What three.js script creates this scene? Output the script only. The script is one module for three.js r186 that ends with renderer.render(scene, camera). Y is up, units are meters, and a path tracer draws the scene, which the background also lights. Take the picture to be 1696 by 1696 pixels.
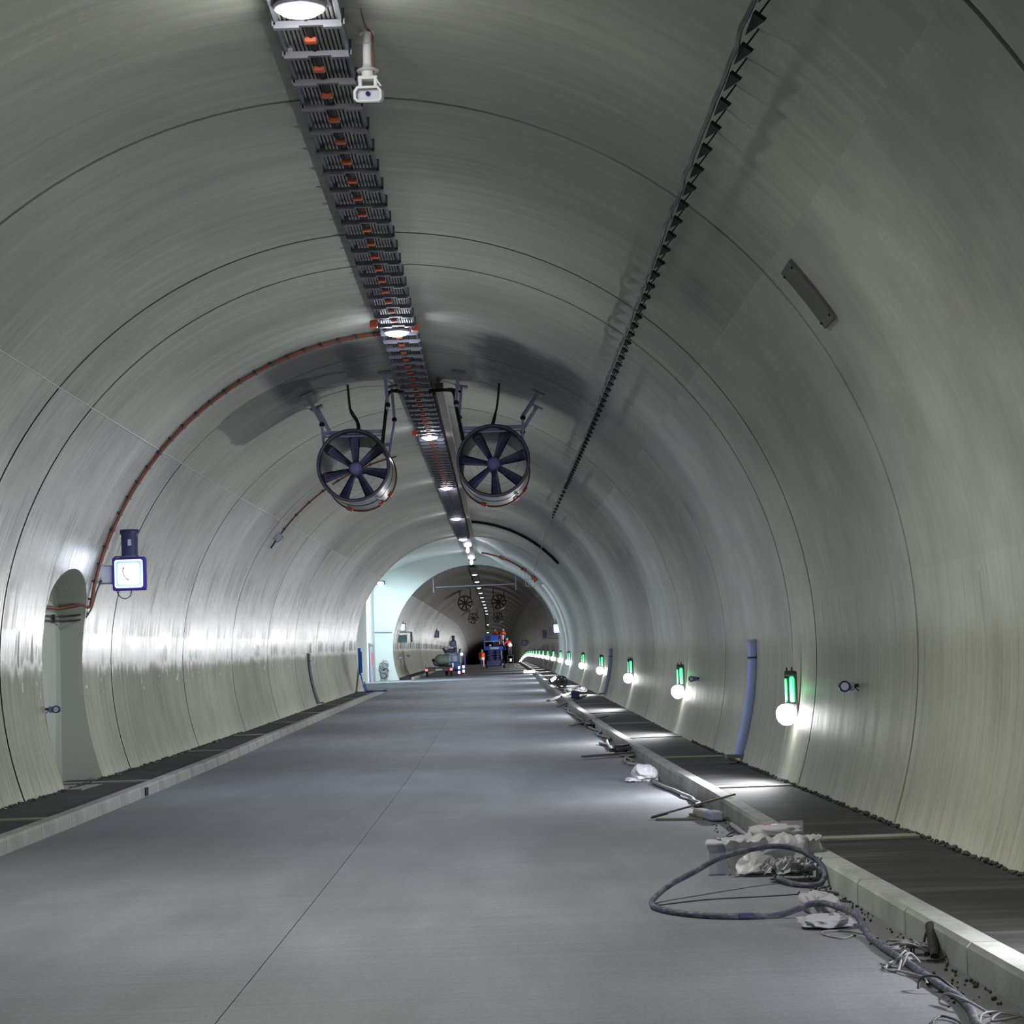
import * as THREE from 'three';
import { mergeGeometries, toCreasedNormals } from 'three/addons/utils/BufferGeometryUtils.js';
import { RoundedBoxGeometry } from 'three/addons/geometries/RoundedBoxGeometry.js';
import { MarchingCubes } from 'three/addons/objects/MarchingCubes.js';

// ---------------------------------------------------------------- camera, light, exposure
const scene = new THREE.Scene();
scene.background = new THREE.Color(0x000000);
const camera = new THREE.PerspectiveCamera(25.29, 1, 0.3, 900);
camera.position.set(0, 1.75, 0);
camera.rotation.order = 'YXZ';
camera.rotation.set(0.0766, 0, -0.0337);
const renderer = new THREE.WebGLRenderer({ antialias: true });
renderer.toneMapping = THREE.LinearToneMapping;
renderer.toneMappingExposure = 1.26;
renderer.shadowMap.enabled = true;
const LIGHT = {                       // candela of the fittings, colour of their light
  lampNear: 120, lamp: 76, lampFar: 2.2, side: 0.045, guide: 62, guideFar: 74, chamber: 300,
  lampNearCol: [1, 0.985, 0.92], lampCol: [0.83, 0.88, 1], guideCol: [0.97, 0.98, 1], chamberCol: [0.74, 0.92, 1],
};

// ---------------------------------------------------------------- helpers
const V3 = THREE.Vector3, PI = Math.PI, rad = (d) => d * PI / 180;
let seed = 7;
const rnd = () => { seed = (seed * 1664525 + 1013904223) >>> 0; return seed / 4294967296; };
const rr = (a, b) => a + (b - a) * rnd();
const clamp = (v, a = 0, b = 1) => Math.min(b, Math.max(a, v));
const smooth = (a, b, x) => { const t = clamp((x - a) / (b - a)); return t * t * (3 - 2 * t); };
const lin = (r, g, b) => new THREE.Color().setRGB(r, g, b);
// the line of the tunnel: s is the distance along it, X across, Y up
const pathX = (s) => -0.00928 * s + (s > 0 ? 3.76e-6 * s * s : 0) - 3.2e-5 * Math.max(0, s - 300) ** 2;
const pathY = (s) => (s > 0 ? 1.79342e-4 * s * s - 1.91199e-4 * Math.max(0, s - 56.83) ** 2 - 1.05e-4 * Math.max(0, s - 300) ** 2 : 0);
const W = (X, Y, s) => new V3(X + pathX(s), Y + pathY(s), -s);
const XC = -1.419, YC = 2.057, R = 5.633;                             // bore centre and radius
const onBore = (s, deg, off = 0) => W(XC + (R - off) * Math.sin(rad(deg)), YC + (R - off) * Math.cos(rad(deg)), s);
const used = {};
const numbered = (n) => { const k = (used[n] = (used[n] ?? -1) + 1); return k ? `${n}_${String(k).padStart(3, '0')}` : n; };
function tag(o, label, category, group, kind) {
  if (label) o.userData.label = label;
  if (category) o.userData.category = category;
  if (group) o.userData.group = group;
  if (kind) o.userData.kind = kind;
  return o;
}
function thing(name, label, category, pos = new V3(), ry = 0, group) {
  const o = new THREE.Group(); o.name = numbered(name); o.position.copy(pos); o.rotation.y = ry; scene.add(o);
  return tag(o, label, category, group);
}
function struct(name) { const o = new THREE.Group(); o.name = numbered(name); scene.add(o); return tag(o, null, null, null, 'structure'); }
function norm(g) { g = g.index ? g.toNonIndexed() : g; for (const k of Object.keys(g.attributes)) if (!['position', 'normal', 'uv', 'color'].includes(k)) g.deleteAttribute(k); return g; }
function obj(name, geos, m, parent) {
  const a = (Array.isArray(geos) ? geos : [geos]).map(norm);
  const g = a.length > 1 ? mergeGeometries(a) : a[0];
  const o = new THREE.Mesh(g, m); o.castShadow = o.receiveShadow = true;
  o.name = parent ? name : numbered(name); (parent || scene).add(o);
  return o;
}
const place = (g, x = 0, y = 0, z = 0, rx = 0, ry = 0, rz = 0) => { g.applyMatrix4(new THREE.Matrix4().compose(new V3(x, y, z), new THREE.Quaternion().setFromEuler(new THREE.Euler(rx, ry, rz)), new V3(1, 1, 1))); return g; };
const box = (w, h, d, x, y, z, rx, ry, rz) => place(new THREE.BoxGeometry(w, h, d), x, y, z, rx, ry, rz);
const rbox = (w, h, d, r, x, y, z, rx, ry, rz) => place(new RoundedBoxGeometry(w, h, d, 2, r), x, y, z, rx, ry, rz);
const cyl = (r0, r1, h, x, y, z, rx, ry, rz, n = 20) => place(new THREE.CylinderGeometry(r0, r1, h, n), x, y, z, rx, ry, rz);
const sph = (r, x, y, z, n = 16) => place(new THREE.SphereGeometry(r, n, Math.ceil(n * 0.7)), x, y, z);
const lathe = (pts, n = 32, x = 0, y = 0, z = 0, rx = 0, ry = 0, rz = 0) => place(new THREE.LatheGeometry(pts.map((p) => new THREE.Vector2(p[0], p[1])), n), x, y, z, rx, ry, rz);
const vec = (p) => (p.isVector3 ? p : new V3(...p));
function tube(pts, r, n = 8, seg = 0, tension = 0.5) {
  const c = new THREE.CatmullRomCurve3(pts.map(vec), false, 'catmullrom', tension);
  return new THREE.TubeGeometry(c, seg || Math.max(4, pts.length * 5), r, n, false);
}
function rod(a, b, r, n = 8, r1) {
  a = vec(a); b = vec(b); const d = b.clone().sub(a), g = new THREE.CylinderGeometry(r1 ?? r, r, d.length(), n);
  g.applyQuaternion(new THREE.Quaternion().setFromUnitVectors(new V3(0, 1, 0), d.clone().normalize())); return g.translate(...a.clone().add(b).multiplyScalar(0.5).toArray());
}
function bar(a, b, w, h) {                                             // rectangular bar from a to b
  a = vec(a); b = vec(b); const d = b.clone().sub(a), g = new THREE.BoxGeometry(w, h, d.length());
  const m = new THREE.Matrix4().lookAt(a, b, new V3(0, 1, 0)); g.applyMatrix4(m); return g.translate(...a.clone().add(b).multiplyScalar(0.5).toArray());
}

// ---------------------------------------------------------------- textures
function hash(x, y, k) { let h = Math.imul(x | 0, 374761393) ^ Math.imul(y | 0, 668265263) ^ Math.imul(k, 974711); h = Math.imul(h ^ (h >>> 13), 1274126177); return ((h ^ (h >>> 16)) >>> 0) / 4294967296; }
function noise(u, v, nx, ny, k) {                                      // periodic value noise on 0..1
  const x = u * nx, y = v * ny, x0 = Math.floor(x), y0 = Math.floor(y), fx = x - x0, fy = y - y0, sx = fx * fx * (3 - 2 * fx), sy = fy * fy * (3 - 2 * fy);
  const h = (i, j) => hash(((i % nx) + nx) % nx, ((j % ny) + ny) % ny, k);
  return (h(x0, y0) * (1 - sx) + h(x0 + 1, y0) * sx) * (1 - sy) + (h(x0, y0 + 1) * (1 - sx) + h(x0 + 1, y0 + 1) * sx) * sy;
}
const fbm = (u, v, nx, ny, k, o = 4) => { let a = 0, w = 0.5, t = 0; for (let i = 0; i < o; i++) { a += w * noise(u, v, nx << i, ny << i, k + i * 17); t += w; w *= 0.55; } return a / t; };
function texture(w, h, fn, srgb = true) {
  const d = new Uint8Array(w * h * 4);
  for (let j = 0; j < h; j++) for (let i = 0; i < w; i++) { const c = fn((i + 0.5) / w, (j + 0.5) / h), p = (j * w + i) * 4; d[p] = clamp(c[0], 0, 255); d[p + 1] = clamp(c[1], 0, 255); d[p + 2] = clamp(c[2], 0, 255); d[p + 3] = 255; }
  const t = new THREE.DataTexture(d, w, h); t.wrapS = t.wrapT = THREE.RepeatWrapping; t.magFilter = THREE.LinearFilter; t.minFilter = THREE.LinearMipmapLinearFilter; t.generateMipmaps = true;
  if (srgb) t.colorSpace = THREE.SRGBColorSpace; t.needsUpdate = true; return t;
}
// crown of the vault: u 0..1 along 28 m, v 0..1 round the arc; the formwork left streaks that run round the arc
const vaultMap = texture(2048, 512, (u, v) => {
  const st = fbm(u, v, 220, 5, 3, 4), big = fbm(u, v, 12, 5, 9, 4), fine = fbm(u, v, 500, 160, 21, 2);
  const line = noise(u, v, 700, 4, 31) > 0.86 ? 9 : 0, pale = noise(u, v, 420, 3, 57) > 0.9 ? 8 : 0;
  const b = 166 + (st - 0.5) * 26 + (big - 0.5) * 34 + (fine - 0.5) * 10 - line * 0.7 + pale * 0.7;
  return [b * 0.985, b, b * 0.938];
});
const vaultRough = texture(1024, 256, (u, v) => { const r = 128 + (fbm(u, v, 150, 6, 43, 3) - 0.5) * 70; return [0, r, 0]; }, false);
// side walls: v 0 at the springing joint (49 deg), 1 at the foot (114 deg)
const tierL = [[29.4, 0], [34.8, 6], [41.8, 11]];
function wallTex(left) {
  return texture(2048, 1024, (u, v) => {
    const a = v * 65;                                                  // degrees below the joint
    const st = fbm(u, v, 300, 6, left ? 101 : 131, 4), big = fbm(u, v, 10, 6, left ? 107 : 137, 4), fine = fbm(u, v, 520, 130, 23, 2);
    const panel = Math.floor(u * 14 + 0.31 * Math.floor(a / 6)), pt = hash(panel, Math.floor(a / 5.6), left ? 5 : 6) - 0.5;
    const edge = 40.7 + (noise(u, 0.5, 60, 1, 71) - 0.5) * 1.6 + (noise(u, 0.5, 260, 1, 72) - 0.5) * 1.4;      // painted above, bare concrete below
    const low = smooth(edge - (left ? 1.4 : 2.2), edge + (left ? 1.4 : 2.4), a);
    let b = 172 + (st - 0.5) * (left ? 40 : 18) + (big - 0.5) * 26 + (fine - 0.5) * 10 + pt * (left ? 7 : 4) + (fbm(u, v, 26, 9, left ? 117 : 147, 3) - 0.5) * 34 + (left ? (a > 29.4 ? 7 : 0) + (a > 35.2 ? 7 : 0) : a > 34.6 ? 5 : 0);
    const drip = noise(u, v, 330, 2, 77) > 0.8 && a > edge - 5 && a < edge + 3 ? (left ? -52 : -34) * noise(u, v, 340, 3, 79) : 0;
    b += drip; const spot = left && a > 41 && a < 46 && noise(u, v, 90, 60, 85) > 0.9 ? 52 : 0;
    const run = fbm(u, v, 420, 3, 83, 3), c = (left ? 146 : 158) + spot + (run - 0.5) * 40 + (big - 0.5) * 34 + (fine - 0.5) * 14;
    const foot = smooth(56.5 + (noise(u, 0.3, 420, 1, 91) - 0.5) * 6, 61, a) * 26;
    const L = [c * 0.985 + foot, c + foot, c * (left ? 0.86 : 0.9) + foot * 0.92], U = left ? [b * 0.995, b, b * 0.97] : [b * 0.982, b, b * 0.945];
    return L.map((l, i) => l * low + U[i] * (1 - low));
  });
}
const wallMapL = wallTex(true), wallMapR = wallTex(false);
const wallRough = texture(1024, 512, (u, v) => {
  const a = v * 65, low = smooth(39.6, 43, a + (noise(u, 0.5, 90, 1, 71) - 0.5) * 2);
  const up = a < 29.4 ? 64 + 62 * smooth(25, 0, a) : a < 35.2 ? 54 : 42;
  const r = (up + (fbm(u, v, 260, 6, 203, 3) - 0.5) * 64 + (fbm(u, v, 14, 7, 205, 3) - 0.5) * 50) * (1 - low) + (150 + (fbm(u, v, 200, 4, 207, 3) - 0.5) * 60) * low;
  return [0, r, 0];
}, false);
const wallRoughR = texture(512, 256, (u, v) => {
  const a = v * 65, low = smooth(38, 44, a), r = (122 - 32 * smooth(5, 30, a) + (fbm(u, v, 120, 6, 213, 3) - 0.5) * 26) * (1 - low) + (118 + (fbm(u, v, 130, 5, 217, 3) - 0.5) * 50) * low;
  return [0, r, 0];
}, false);
const roadMap = texture(1024, 1024, (u, v) => {
  const big = fbm(u, v, 4, 3, 301, 5), brush = fbm(u, v, 3, 260, 307, 2), fine = noise(u, v, 512, 512, 311), dust = fbm(u, v, 20, 6, 317, 3);
  const b = 120 + (big - 0.5) * 36 + (brush - 0.5) * 12 + (fine - 0.5) * 16 + (dust - 0.5) * 18;
  return [b * 0.94, b * 0.97, b * 1.03];
});
const asphaltMap = texture(512, 1024, (u, v) => {
  const streak = fbm(u, v, 2, 60, 401, 4), fine = noise(u, v, 256, 512, 407), dust = smooth(0.5, 0.8, fbm(u, v, 3, 34, 411, 4));
  const b = 34 + (streak - 0.5) * 46 + (fine - 0.5) * 22 + dust * 26;
  return [b * 1.02, b, b * 1.03];
});
const kerbMap = texture(512, 512, (u, v) => { const b = 152 + (fbm(u, v, 6, 6, 501, 5) - 0.5) * 50 + (noise(u, v, 256, 256, 503) - 0.5) * 16; return [b * 0.98, b * 1.0, b * 0.97]; });
const hoseMap = texture(256, 128, (u, v) => { const n = fbm(u, v, 24, 5, 601, 4), d = smooth(0.42, 0.66, n); return [66 + d * 36, 68 + d * 36, 88 + d * 26]; });
const woodMap = texture(256, 64, (u, v) => { const b = 116 + (fbm(u, v, 3, 16, 701, 4) - 0.5) * 60; return [b, b * 0.98, b * 0.9]; });

const std = (color, roughness = 0.6, metalness = 0, more = {}) => new THREE.MeshStandardMaterial({ color: Array.isArray(color) ? lin(...color) : color, roughness, metalness, side: THREE.DoubleSide, ...more });
const glow = (color, k) => new THREE.MeshStandardMaterial({ color: lin(0.6, 0.6, 0.6), emissive: lin(...color), emissiveIntensity: k, roughness: 0.4 });
const M = {
  vault: std(0xffffff, 1, 0, { map: vaultMap, roughnessMap: vaultRough, vertexColors: true }),
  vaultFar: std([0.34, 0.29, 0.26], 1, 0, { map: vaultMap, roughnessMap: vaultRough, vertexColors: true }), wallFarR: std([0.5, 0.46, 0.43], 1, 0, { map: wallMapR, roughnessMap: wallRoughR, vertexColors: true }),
  wallL: std(0xffffff, 1, 0, { map: wallMapL, roughnessMap: wallRough, vertexColors: true }),
  wallR: std(0xffffff, 1, 0, { map: wallMapR, roughnessMap: wallRoughR, vertexColors: true }),
  chamber: std([0.5, 0.55, 0.53], 0.55),
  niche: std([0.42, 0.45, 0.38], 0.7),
  road: std(0xffffff, 0.62, 0, { map: roadMap }),
  asphalt: std(0xffffff, 0.8, 0, { map: asphaltMap, bumpMap: asphaltMap, bumpScale: 0.006 }),
  kerb: std(0xffffff, 0.8, 0, { map: kerbMap }),
  slab: std(0xdedbd0, 0.8, 0, { map: kerbMap }),
  steel: std([0.2, 0.2, 0.24], 0.42, 0.7), galv: std([0.42, 0.43, 0.5], 0.4, 0.6), dark: std([0.03, 0.03, 0.035], 0.55), black: std([0.008, 0.008, 0.01], 0.85),
  cable: std([0.1, 0.1, 0.1], 0.6), greyCord: std([0.24, 0.235, 0.25], 0.75), orange: std([0.55, 0.11, 0.04], 0.5), rust: std([0.2, 0.06, 0.035], 0.6),
  white: std([0.8, 0.8, 0.82], 0.4), pale: std([0.52, 0.55, 0.68], 0.4), pipeBlue: std([0.36, 0.43, 0.78], 0.3), blue: std([0.02, 0.09, 0.5], 0.4), navy: std([0.03, 0.035, 0.11], 0.5), blueGrey: std([0.3, 0.36, 0.52], 0.5),
  hose: std(0xffffff, 0.75, 0, { map: hoseMap }), wood: std(0xffffff, 0.8, 0, { map: woodMap }), bag: std([0.36, 0.355, 0.4], 0.75), plastic: new THREE.MeshPhysicalMaterial({ color: lin(0.44, 0.44, 0.47), roughness: 0.45, transmission: 0.2, thickness: 0, side: THREE.DoubleSide }),
  greenTube: glow([0.02, 1, 0.3], 1.1), greenDim: glow([0.02, 1, 0.3], 0.42), ball: glow([1, 1, 1], 14), lens: glow([0.94, 0.95, 1], 9), lensFar: glow([0.97, 1, 0.95], 3),
  glassGrey: std([0.3, 0.38, 0.44], 0.15), red: glow([1, 0.03, 0.03], 1.2), redPaint: std([0.6, 0.03, 0.06], 0.5),
};

// ---------------------------------------------------------------- the bore: ceiling and side walls, cast in blocks with open joints
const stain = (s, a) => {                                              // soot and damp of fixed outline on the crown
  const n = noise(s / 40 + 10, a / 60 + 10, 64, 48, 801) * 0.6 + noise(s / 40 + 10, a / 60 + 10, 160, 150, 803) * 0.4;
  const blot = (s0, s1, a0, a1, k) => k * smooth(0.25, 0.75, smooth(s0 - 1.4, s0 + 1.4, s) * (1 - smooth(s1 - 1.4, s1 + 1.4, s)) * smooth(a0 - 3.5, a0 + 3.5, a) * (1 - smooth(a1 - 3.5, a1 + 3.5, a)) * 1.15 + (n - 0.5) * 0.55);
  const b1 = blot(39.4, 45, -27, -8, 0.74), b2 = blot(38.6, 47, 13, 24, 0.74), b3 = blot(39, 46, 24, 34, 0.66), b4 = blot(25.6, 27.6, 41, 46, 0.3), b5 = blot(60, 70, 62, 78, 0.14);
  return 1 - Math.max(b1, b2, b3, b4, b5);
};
function boreBlock(s0, s1, a0, a1, ds, tint, uvw, lowEnd) {
  // closed block of lining, 0.3 m thick, from s0 to s1 and from a0 to a1 degrees; lowEnd(s) can raise its foot over an opening
  const ns = Math.max(1, Math.round((s1 - s0) / ds)), na = Math.max(3, Math.round(Math.abs(a1 - a0) / 2.6)), P = [], C = [], U = [], N = [], I = [];
  const add = (s, a, off, nx, ny, nz) => { const p = onBore(s, a, off); P.push(p.x, p.y, p.z); const k = tint * stain(s, a); C.push(k, k, k * (1.0 + (1 - stain(s, a)) * 0.14)); U.push(s / uvw, a0 < 0 && a1 > 0 ? (a + 49) / 98 : (Math.abs(a) - 49) / 65); N.push(nx, ny, nz); return P.length / 3 - 1; };
  const grid = (off, flip) => {
    const id = [];
    for (let i = 0; i <= ns; i++) { id.push([]); const s = s0 + (s1 - s0) * i / ns, e = lowEnd ? lowEnd(s) : a1; for (let j = 0; j <= na; j++) { const a = a0 + (e - a0) * j / na, q = flip ? 1 : -1; id[i].push(add(s, a, off, q * Math.sin(rad(a)), q * Math.cos(rad(a)), 0)); } }
    for (let i = 0; i < ns; i++) for (let j = 0; j < na; j++) { const [a, b, c, d] = [id[i][j], id[i + 1][j], id[i + 1][j + 1], id[i][j + 1]]; if (flip !== (a1 > a0)) I.push(a, b, c, a, c, d); else I.push(a, c, b, a, d, c); }
  };
  grid(0, false); grid(-0.3, true);
  const rim = (f, n, nz, nrm) => { let last = null; for (let j = 0; j <= n; j++) { const [s, a] = f(j / n), nn = nrm || [0, 0, nz], x = add(s, a, 0, ...nn), y = add(s, a, -0.3, ...nn); if (last) I.push(last[0], x, last[1], x, y, last[1]); last = [x, y]; } };
  const end = (s) => (lowEnd ? lowEnd(s) : a1);
  rim((t) => [s0, a0 + (end(s0) - a0) * t], na, 1); rim((t) => [s1, a0 + (end(s1) - a0) * t], na, -1);
  rim((t) => [s0 + (s1 - s0) * t, a0], ns, 0, [Math.cos(rad(a0)), -Math.sin(rad(a0)), 0]); rim((t) => { const s = s0 + (s1 - s0) * t; return [s, end(s)]; }, ns, 0, [Math.cos(rad(a1)), -Math.sin(rad(a1)), 0]);
  const g = new THREE.BufferGeometry();
  g.setAttribute('position', new THREE.Float32BufferAttribute(P, 3)); g.setAttribute('normal', new THREE.Float32BufferAttribute(N, 3)); g.setAttribute('uv', new THREE.Float32BufferAttribute(U, 2)); g.setAttribute('color', new THREE.Float32BufferAttribute(C, 3)); g.setIndex(I);
  return g;
}
const NICHE = [35.5, 38.95], CH = [115, 155];
const joints = [-30, -15, -6, 3.4, 13.2, 22.81, 30.04, 32.48, 41.87, 51.46, 61, 70.5, 80, 89.5, 99, 108];
const far = []; for (let s = 155; s < 640; s += s < 300 ? 9.5 : 28) far.push(s);
const gap = 0.04;
function nicheTop(s) {                                                 // degrees at which the niche opening ends above
  const t = clamp((s - NICHE[0]) / (NICHE[1] - NICHE[0])) * 2 - 1, y = 2.95 + 0.72 * Math.sqrt(Math.max(0, 1 - t * t));
  return -(90 - Math.asin((y - YC) / R) * 180 / PI);
}
{
  const ceil = struct('ceiling'), wl = struct('wall_left'), wr = struct('wall_right');
  const tint = () => rr(0.93, 1.05);
  const block = (parent, s0, s1, a0, a1, ds, m, uvw, low) => obj('lining_block', boreBlock(s0 + gap, s1 - gap, a0, a1, ds, tint(), uvw, low), m, parent);
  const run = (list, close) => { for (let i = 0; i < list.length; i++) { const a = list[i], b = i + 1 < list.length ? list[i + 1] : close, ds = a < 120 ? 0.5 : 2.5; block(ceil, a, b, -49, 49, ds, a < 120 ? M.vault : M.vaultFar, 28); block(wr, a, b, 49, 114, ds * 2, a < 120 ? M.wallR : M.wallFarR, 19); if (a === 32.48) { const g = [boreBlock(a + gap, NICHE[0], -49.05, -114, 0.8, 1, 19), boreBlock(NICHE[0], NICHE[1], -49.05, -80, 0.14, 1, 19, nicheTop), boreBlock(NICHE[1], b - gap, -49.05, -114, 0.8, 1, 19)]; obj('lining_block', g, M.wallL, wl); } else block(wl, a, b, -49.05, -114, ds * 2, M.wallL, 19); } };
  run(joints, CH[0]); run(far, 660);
  // thin sealed line along the springing joint
  for (const sd of [-1]) { const pts = []; for (let s = 10; s <= 114; s += 4) pts.push(onBore(s, sd * 49.02, 0.002)); obj('joint_sealant', tube(pts, sd < 0 ? 0.011 : 0.006, 5, 120), std([0.62, 0.62, 0.6], 0.7), sd < 0 ? wl : wr); }
  // niche in the left wall: straight back wall, two jambs, arched soffit, threshold
  const n = [], XB = -7.42, sA = NICHE[0], sB = NICHE[1], q = (a, b, c, d) => { const g = new THREE.BufferGeometry(); g.setAttribute('position', new THREE.Float32BufferAttribute([...a.toArray(), ...b.toArray(), ...c.toArray(), ...a.toArray(), ...c.toArray(), ...d.toArray()], 3)); g.setAttribute('uv', new THREE.Float32BufferAttribute([0, 0, 1, 0, 1, 1, 0, 0, 1, 1, 0, 1], 2)); g.computeVertexNormals(); return g; };
  const xw = (y) => XC - Math.sqrt(R * R - (y - YC) ** 2);
  n.push(q(W(XB, -0.2, sA - 0.2), W(XB, -0.2, sB + 0.2), W(XB, 4.1, sB + 0.2), W(XB, 4.1, sA - 0.2)));
  for (const s of [sA + 0.006, sB - 0.006]) for (let y = -0.2; y < 2.95; y += 0.21) n.push(q(W(xw(y), y, s), W(XB - 0.02, y, s), W(XB - 0.02, y + 0.211, s), W(xw(y + 0.211), y + 0.211, s)));
  for (let i = 0; i < 24; i++) { const f = (k) => { const s = sA + (sB - sA) * k / 24, t = k / 12 - 1; return [s, 2.95 + 0.72 * Math.sqrt(Math.max(0, 1 - t * t))]; }, [s0, y0] = f(i), [s1, y1] = f(i + 1); n.push(q(W(xw(y0), y0, s0), W(xw(y1), y1, s1), W(XB - 0.02, y1, s1), W(XB - 0.02, y0, s0))); }
  obj('niche_lining', n, M.niche, wl);
  obj('niche_threshold', box(0.95, 0.16, sB - sA, XB + 0.5 + pathX(37.2), 0.08 + pathY(37.2), -37.2), M.slab, wl);
  // end of the bore behind the viewer and far beyond the lit stretch
  const cap = (s) => place(new THREE.CylinderGeometry(R + 0.3, R + 0.3, 0.3, 48), XC + pathX(s), YC + pathY(s), -s, PI / 2);
  const we = struct('wall_rear'); obj('end_panel', cap(-30.2), M.chamber, we);
  const wf = struct('wall_far'); obj('end_panel', cap(660.2), M.dark, wf);
}
// widened chamber between the two bores: flat arch over the left side, its left wall carries the grey door
{
  const prof = []; for (let a = 114; a >= 22; a -= 4) prof.push([XC + R * Math.sin(rad(a)), YC + R * Math.cos(rad(a))]);
  prof.push([0.35, 7.62], [-0.3, 8.05], [-1.1, 8.36], [-1.75, 8.45], [-3.6, 8.3], [-5.66, 7.93], [-7.3, 7.25], [-7.96, 6.85], [-8.2, 6.3], [-8.25, 5.5], [-8.25, -0.3]);
  const ww = struct('wall_chamber'), mkLoop = (a, b, n) => { const P = [], I = [], U = []; for (let i = 0; i <= n; i++) { const s = a + (b - a) * i / n; prof.forEach((p, j) => { const w = W(p[0], p[1], s); P.push(w.x, w.y, w.z); U.push(s / 6, j / 4); }); } const m = prof.length; for (let i = 0; i < n; i++) for (let j = 0; j < m - 1; j++) { const k = i * m + j; I.push(k, k + 1, k + m, k + 1, k + m + 1, k + m); } const g = new THREE.BufferGeometry(); g.setAttribute('position', new THREE.Float32BufferAttribute(P, 3)); g.setAttribute('uv', new THREE.Float32BufferAttribute(U, 2)); g.setIndex(I); g.computeVertexNormals(); return toCreasedNormals(g, 0.6); };
  obj('chamber_vault', mkLoop(CH[0] - 0.25, CH[1] + 0.25, 8), M.chamber, ww);
  const face = (s, t) => { const sh = new THREE.Shape(); const o = []; for (let a = -122; a <= 122; a += 4) o.push([XC + (R + 5.2) * Math.sin(rad(a)), YC + (R + 5.2) * Math.cos(rad(a))]); o.forEach((p, i) => (i ? sh.lineTo(...p) : sh.moveTo(...p))); const h = new THREE.Path(); for (let i = 0; i <= 60; i++) { const a = -150 + 300 * i / 60, p = [XC + R * Math.sin(rad(a)), YC + R * Math.cos(rad(a))]; i ? h.lineTo(...p) : h.moveTo(...p); } sh.holes.push(h); const g = new THREE.ExtrudeGeometry(sh, { depth: t, bevelEnabled: false, curveSegments: 4 }); const w = W(0, 0, s); return g.translate(w.x, w.y, w.z - t); };
  const we = struct('wall_end'); obj('wall_panel', face(CH[1], 0.25), M.chamber, we);
  const wn = struct('wall_front'); obj('wall_panel', face(CH[0] - 0.02, 0.02), M.chamber, wn);
  obj('ledge_pipe', rod(W(-8.2, 3.34, 154.9), W(-7.06, 3.3, 154.9), 0.05), M.galv, we);
  const d = struct('door_1'), w = W(-8.2, 0.02, 149.2); d.position.copy(w);
  obj('door_frame', [box(0.1, 2.5, 0.12, 0, 1.25, -2), box(0.1, 2.5, 0.12, 0, 1.25, 2), box(0.1, 0.12, 4.1, 0, 2.45, 0)], M.steel, d);
  obj('door_leaf', [box(0.06, 2.4, 1.92, -0.01, 1.2, -0.97), box(0.06, 2.4, 1.92, -0.01, 1.2, 0.97)], std([0.22, 0.24, 0.3], 0.5), d);
  obj('red_sign_plate', rbox(0.03, 0.75, 1.1, 0.01, 0.04, 1.55, -0.6), M.redPaint, d);
}
// ---------------------------------------------------------------- road, gutter, walkways, kerbs
function strip(x0, x1, y, s0, s1, ds, uw, vw, thick = 0.3) {          // slab following the line of the tunnel
  const n = Math.max(1, Math.round((s1 - s0) / ds)), P = [], U = [], I = [];
  const f = (x) => (typeof x === 'function' ? x : () => x), X0 = f(x0), X1 = f(x1);
  for (let i = 0; i <= n; i++) { const s = s0 + (s1 - s0) * i / n; [[X0(s), y], [X1(s), y], [X1(s), y - thick], [X0(s), y - thick]].forEach(([x, yy]) => { const w = W(x, yy, s); P.push(w.x, w.y, w.z); U.push(x / uw + (y - yy) / uw, s / vw); }); }
  for (let i = 0; i < n; i++) for (let j = 0; j < 4; j++) { const a = i * 4 + j, b = i * 4 + (j + 1) % 4, c = a + 4, e = b + 4; I.push(a, b, c, b, e, c); }
  I.push(0, 3, 1, 1, 3, 2); const k = n * 4; I.push(k, k + 1, k + 3, k + 1, k + 2, k + 3);
  const g = new THREE.BufferGeometry(); g.setAttribute('position', new THREE.Float32BufferAttribute(P, 3)); g.setAttribute('uv', new THREE.Float32BufferAttribute(U, 2)); g.setIndex(I); g.computeVertexNormals(); return toCreasedNormals(g, 0.5);
}
const interp = (tb) => (s) => { if (s <= tb[0][0]) return tb[0][1]; for (let i = 1; i < tb.length; i++) if (s <= tb[i][0]) { const [a, x] = tb[i - 1], [b, y] = tb[i]; return x + (y - x) * (s - a) / (b - a); } return tb[tb.length - 1][1]; };
const kR = interp([[12, 2.63], [20, 2.64], [30, 2.68], [45, 2.6], [70, 2.4], [115, 2.45], [160, 2.7], [300, 2.8]]);   // foot of the kerbs
const kL = interp([[20, -5.38], [37, -5.56], [56, -5.68], [110, -5.64], [170, -5.7]]);
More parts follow.
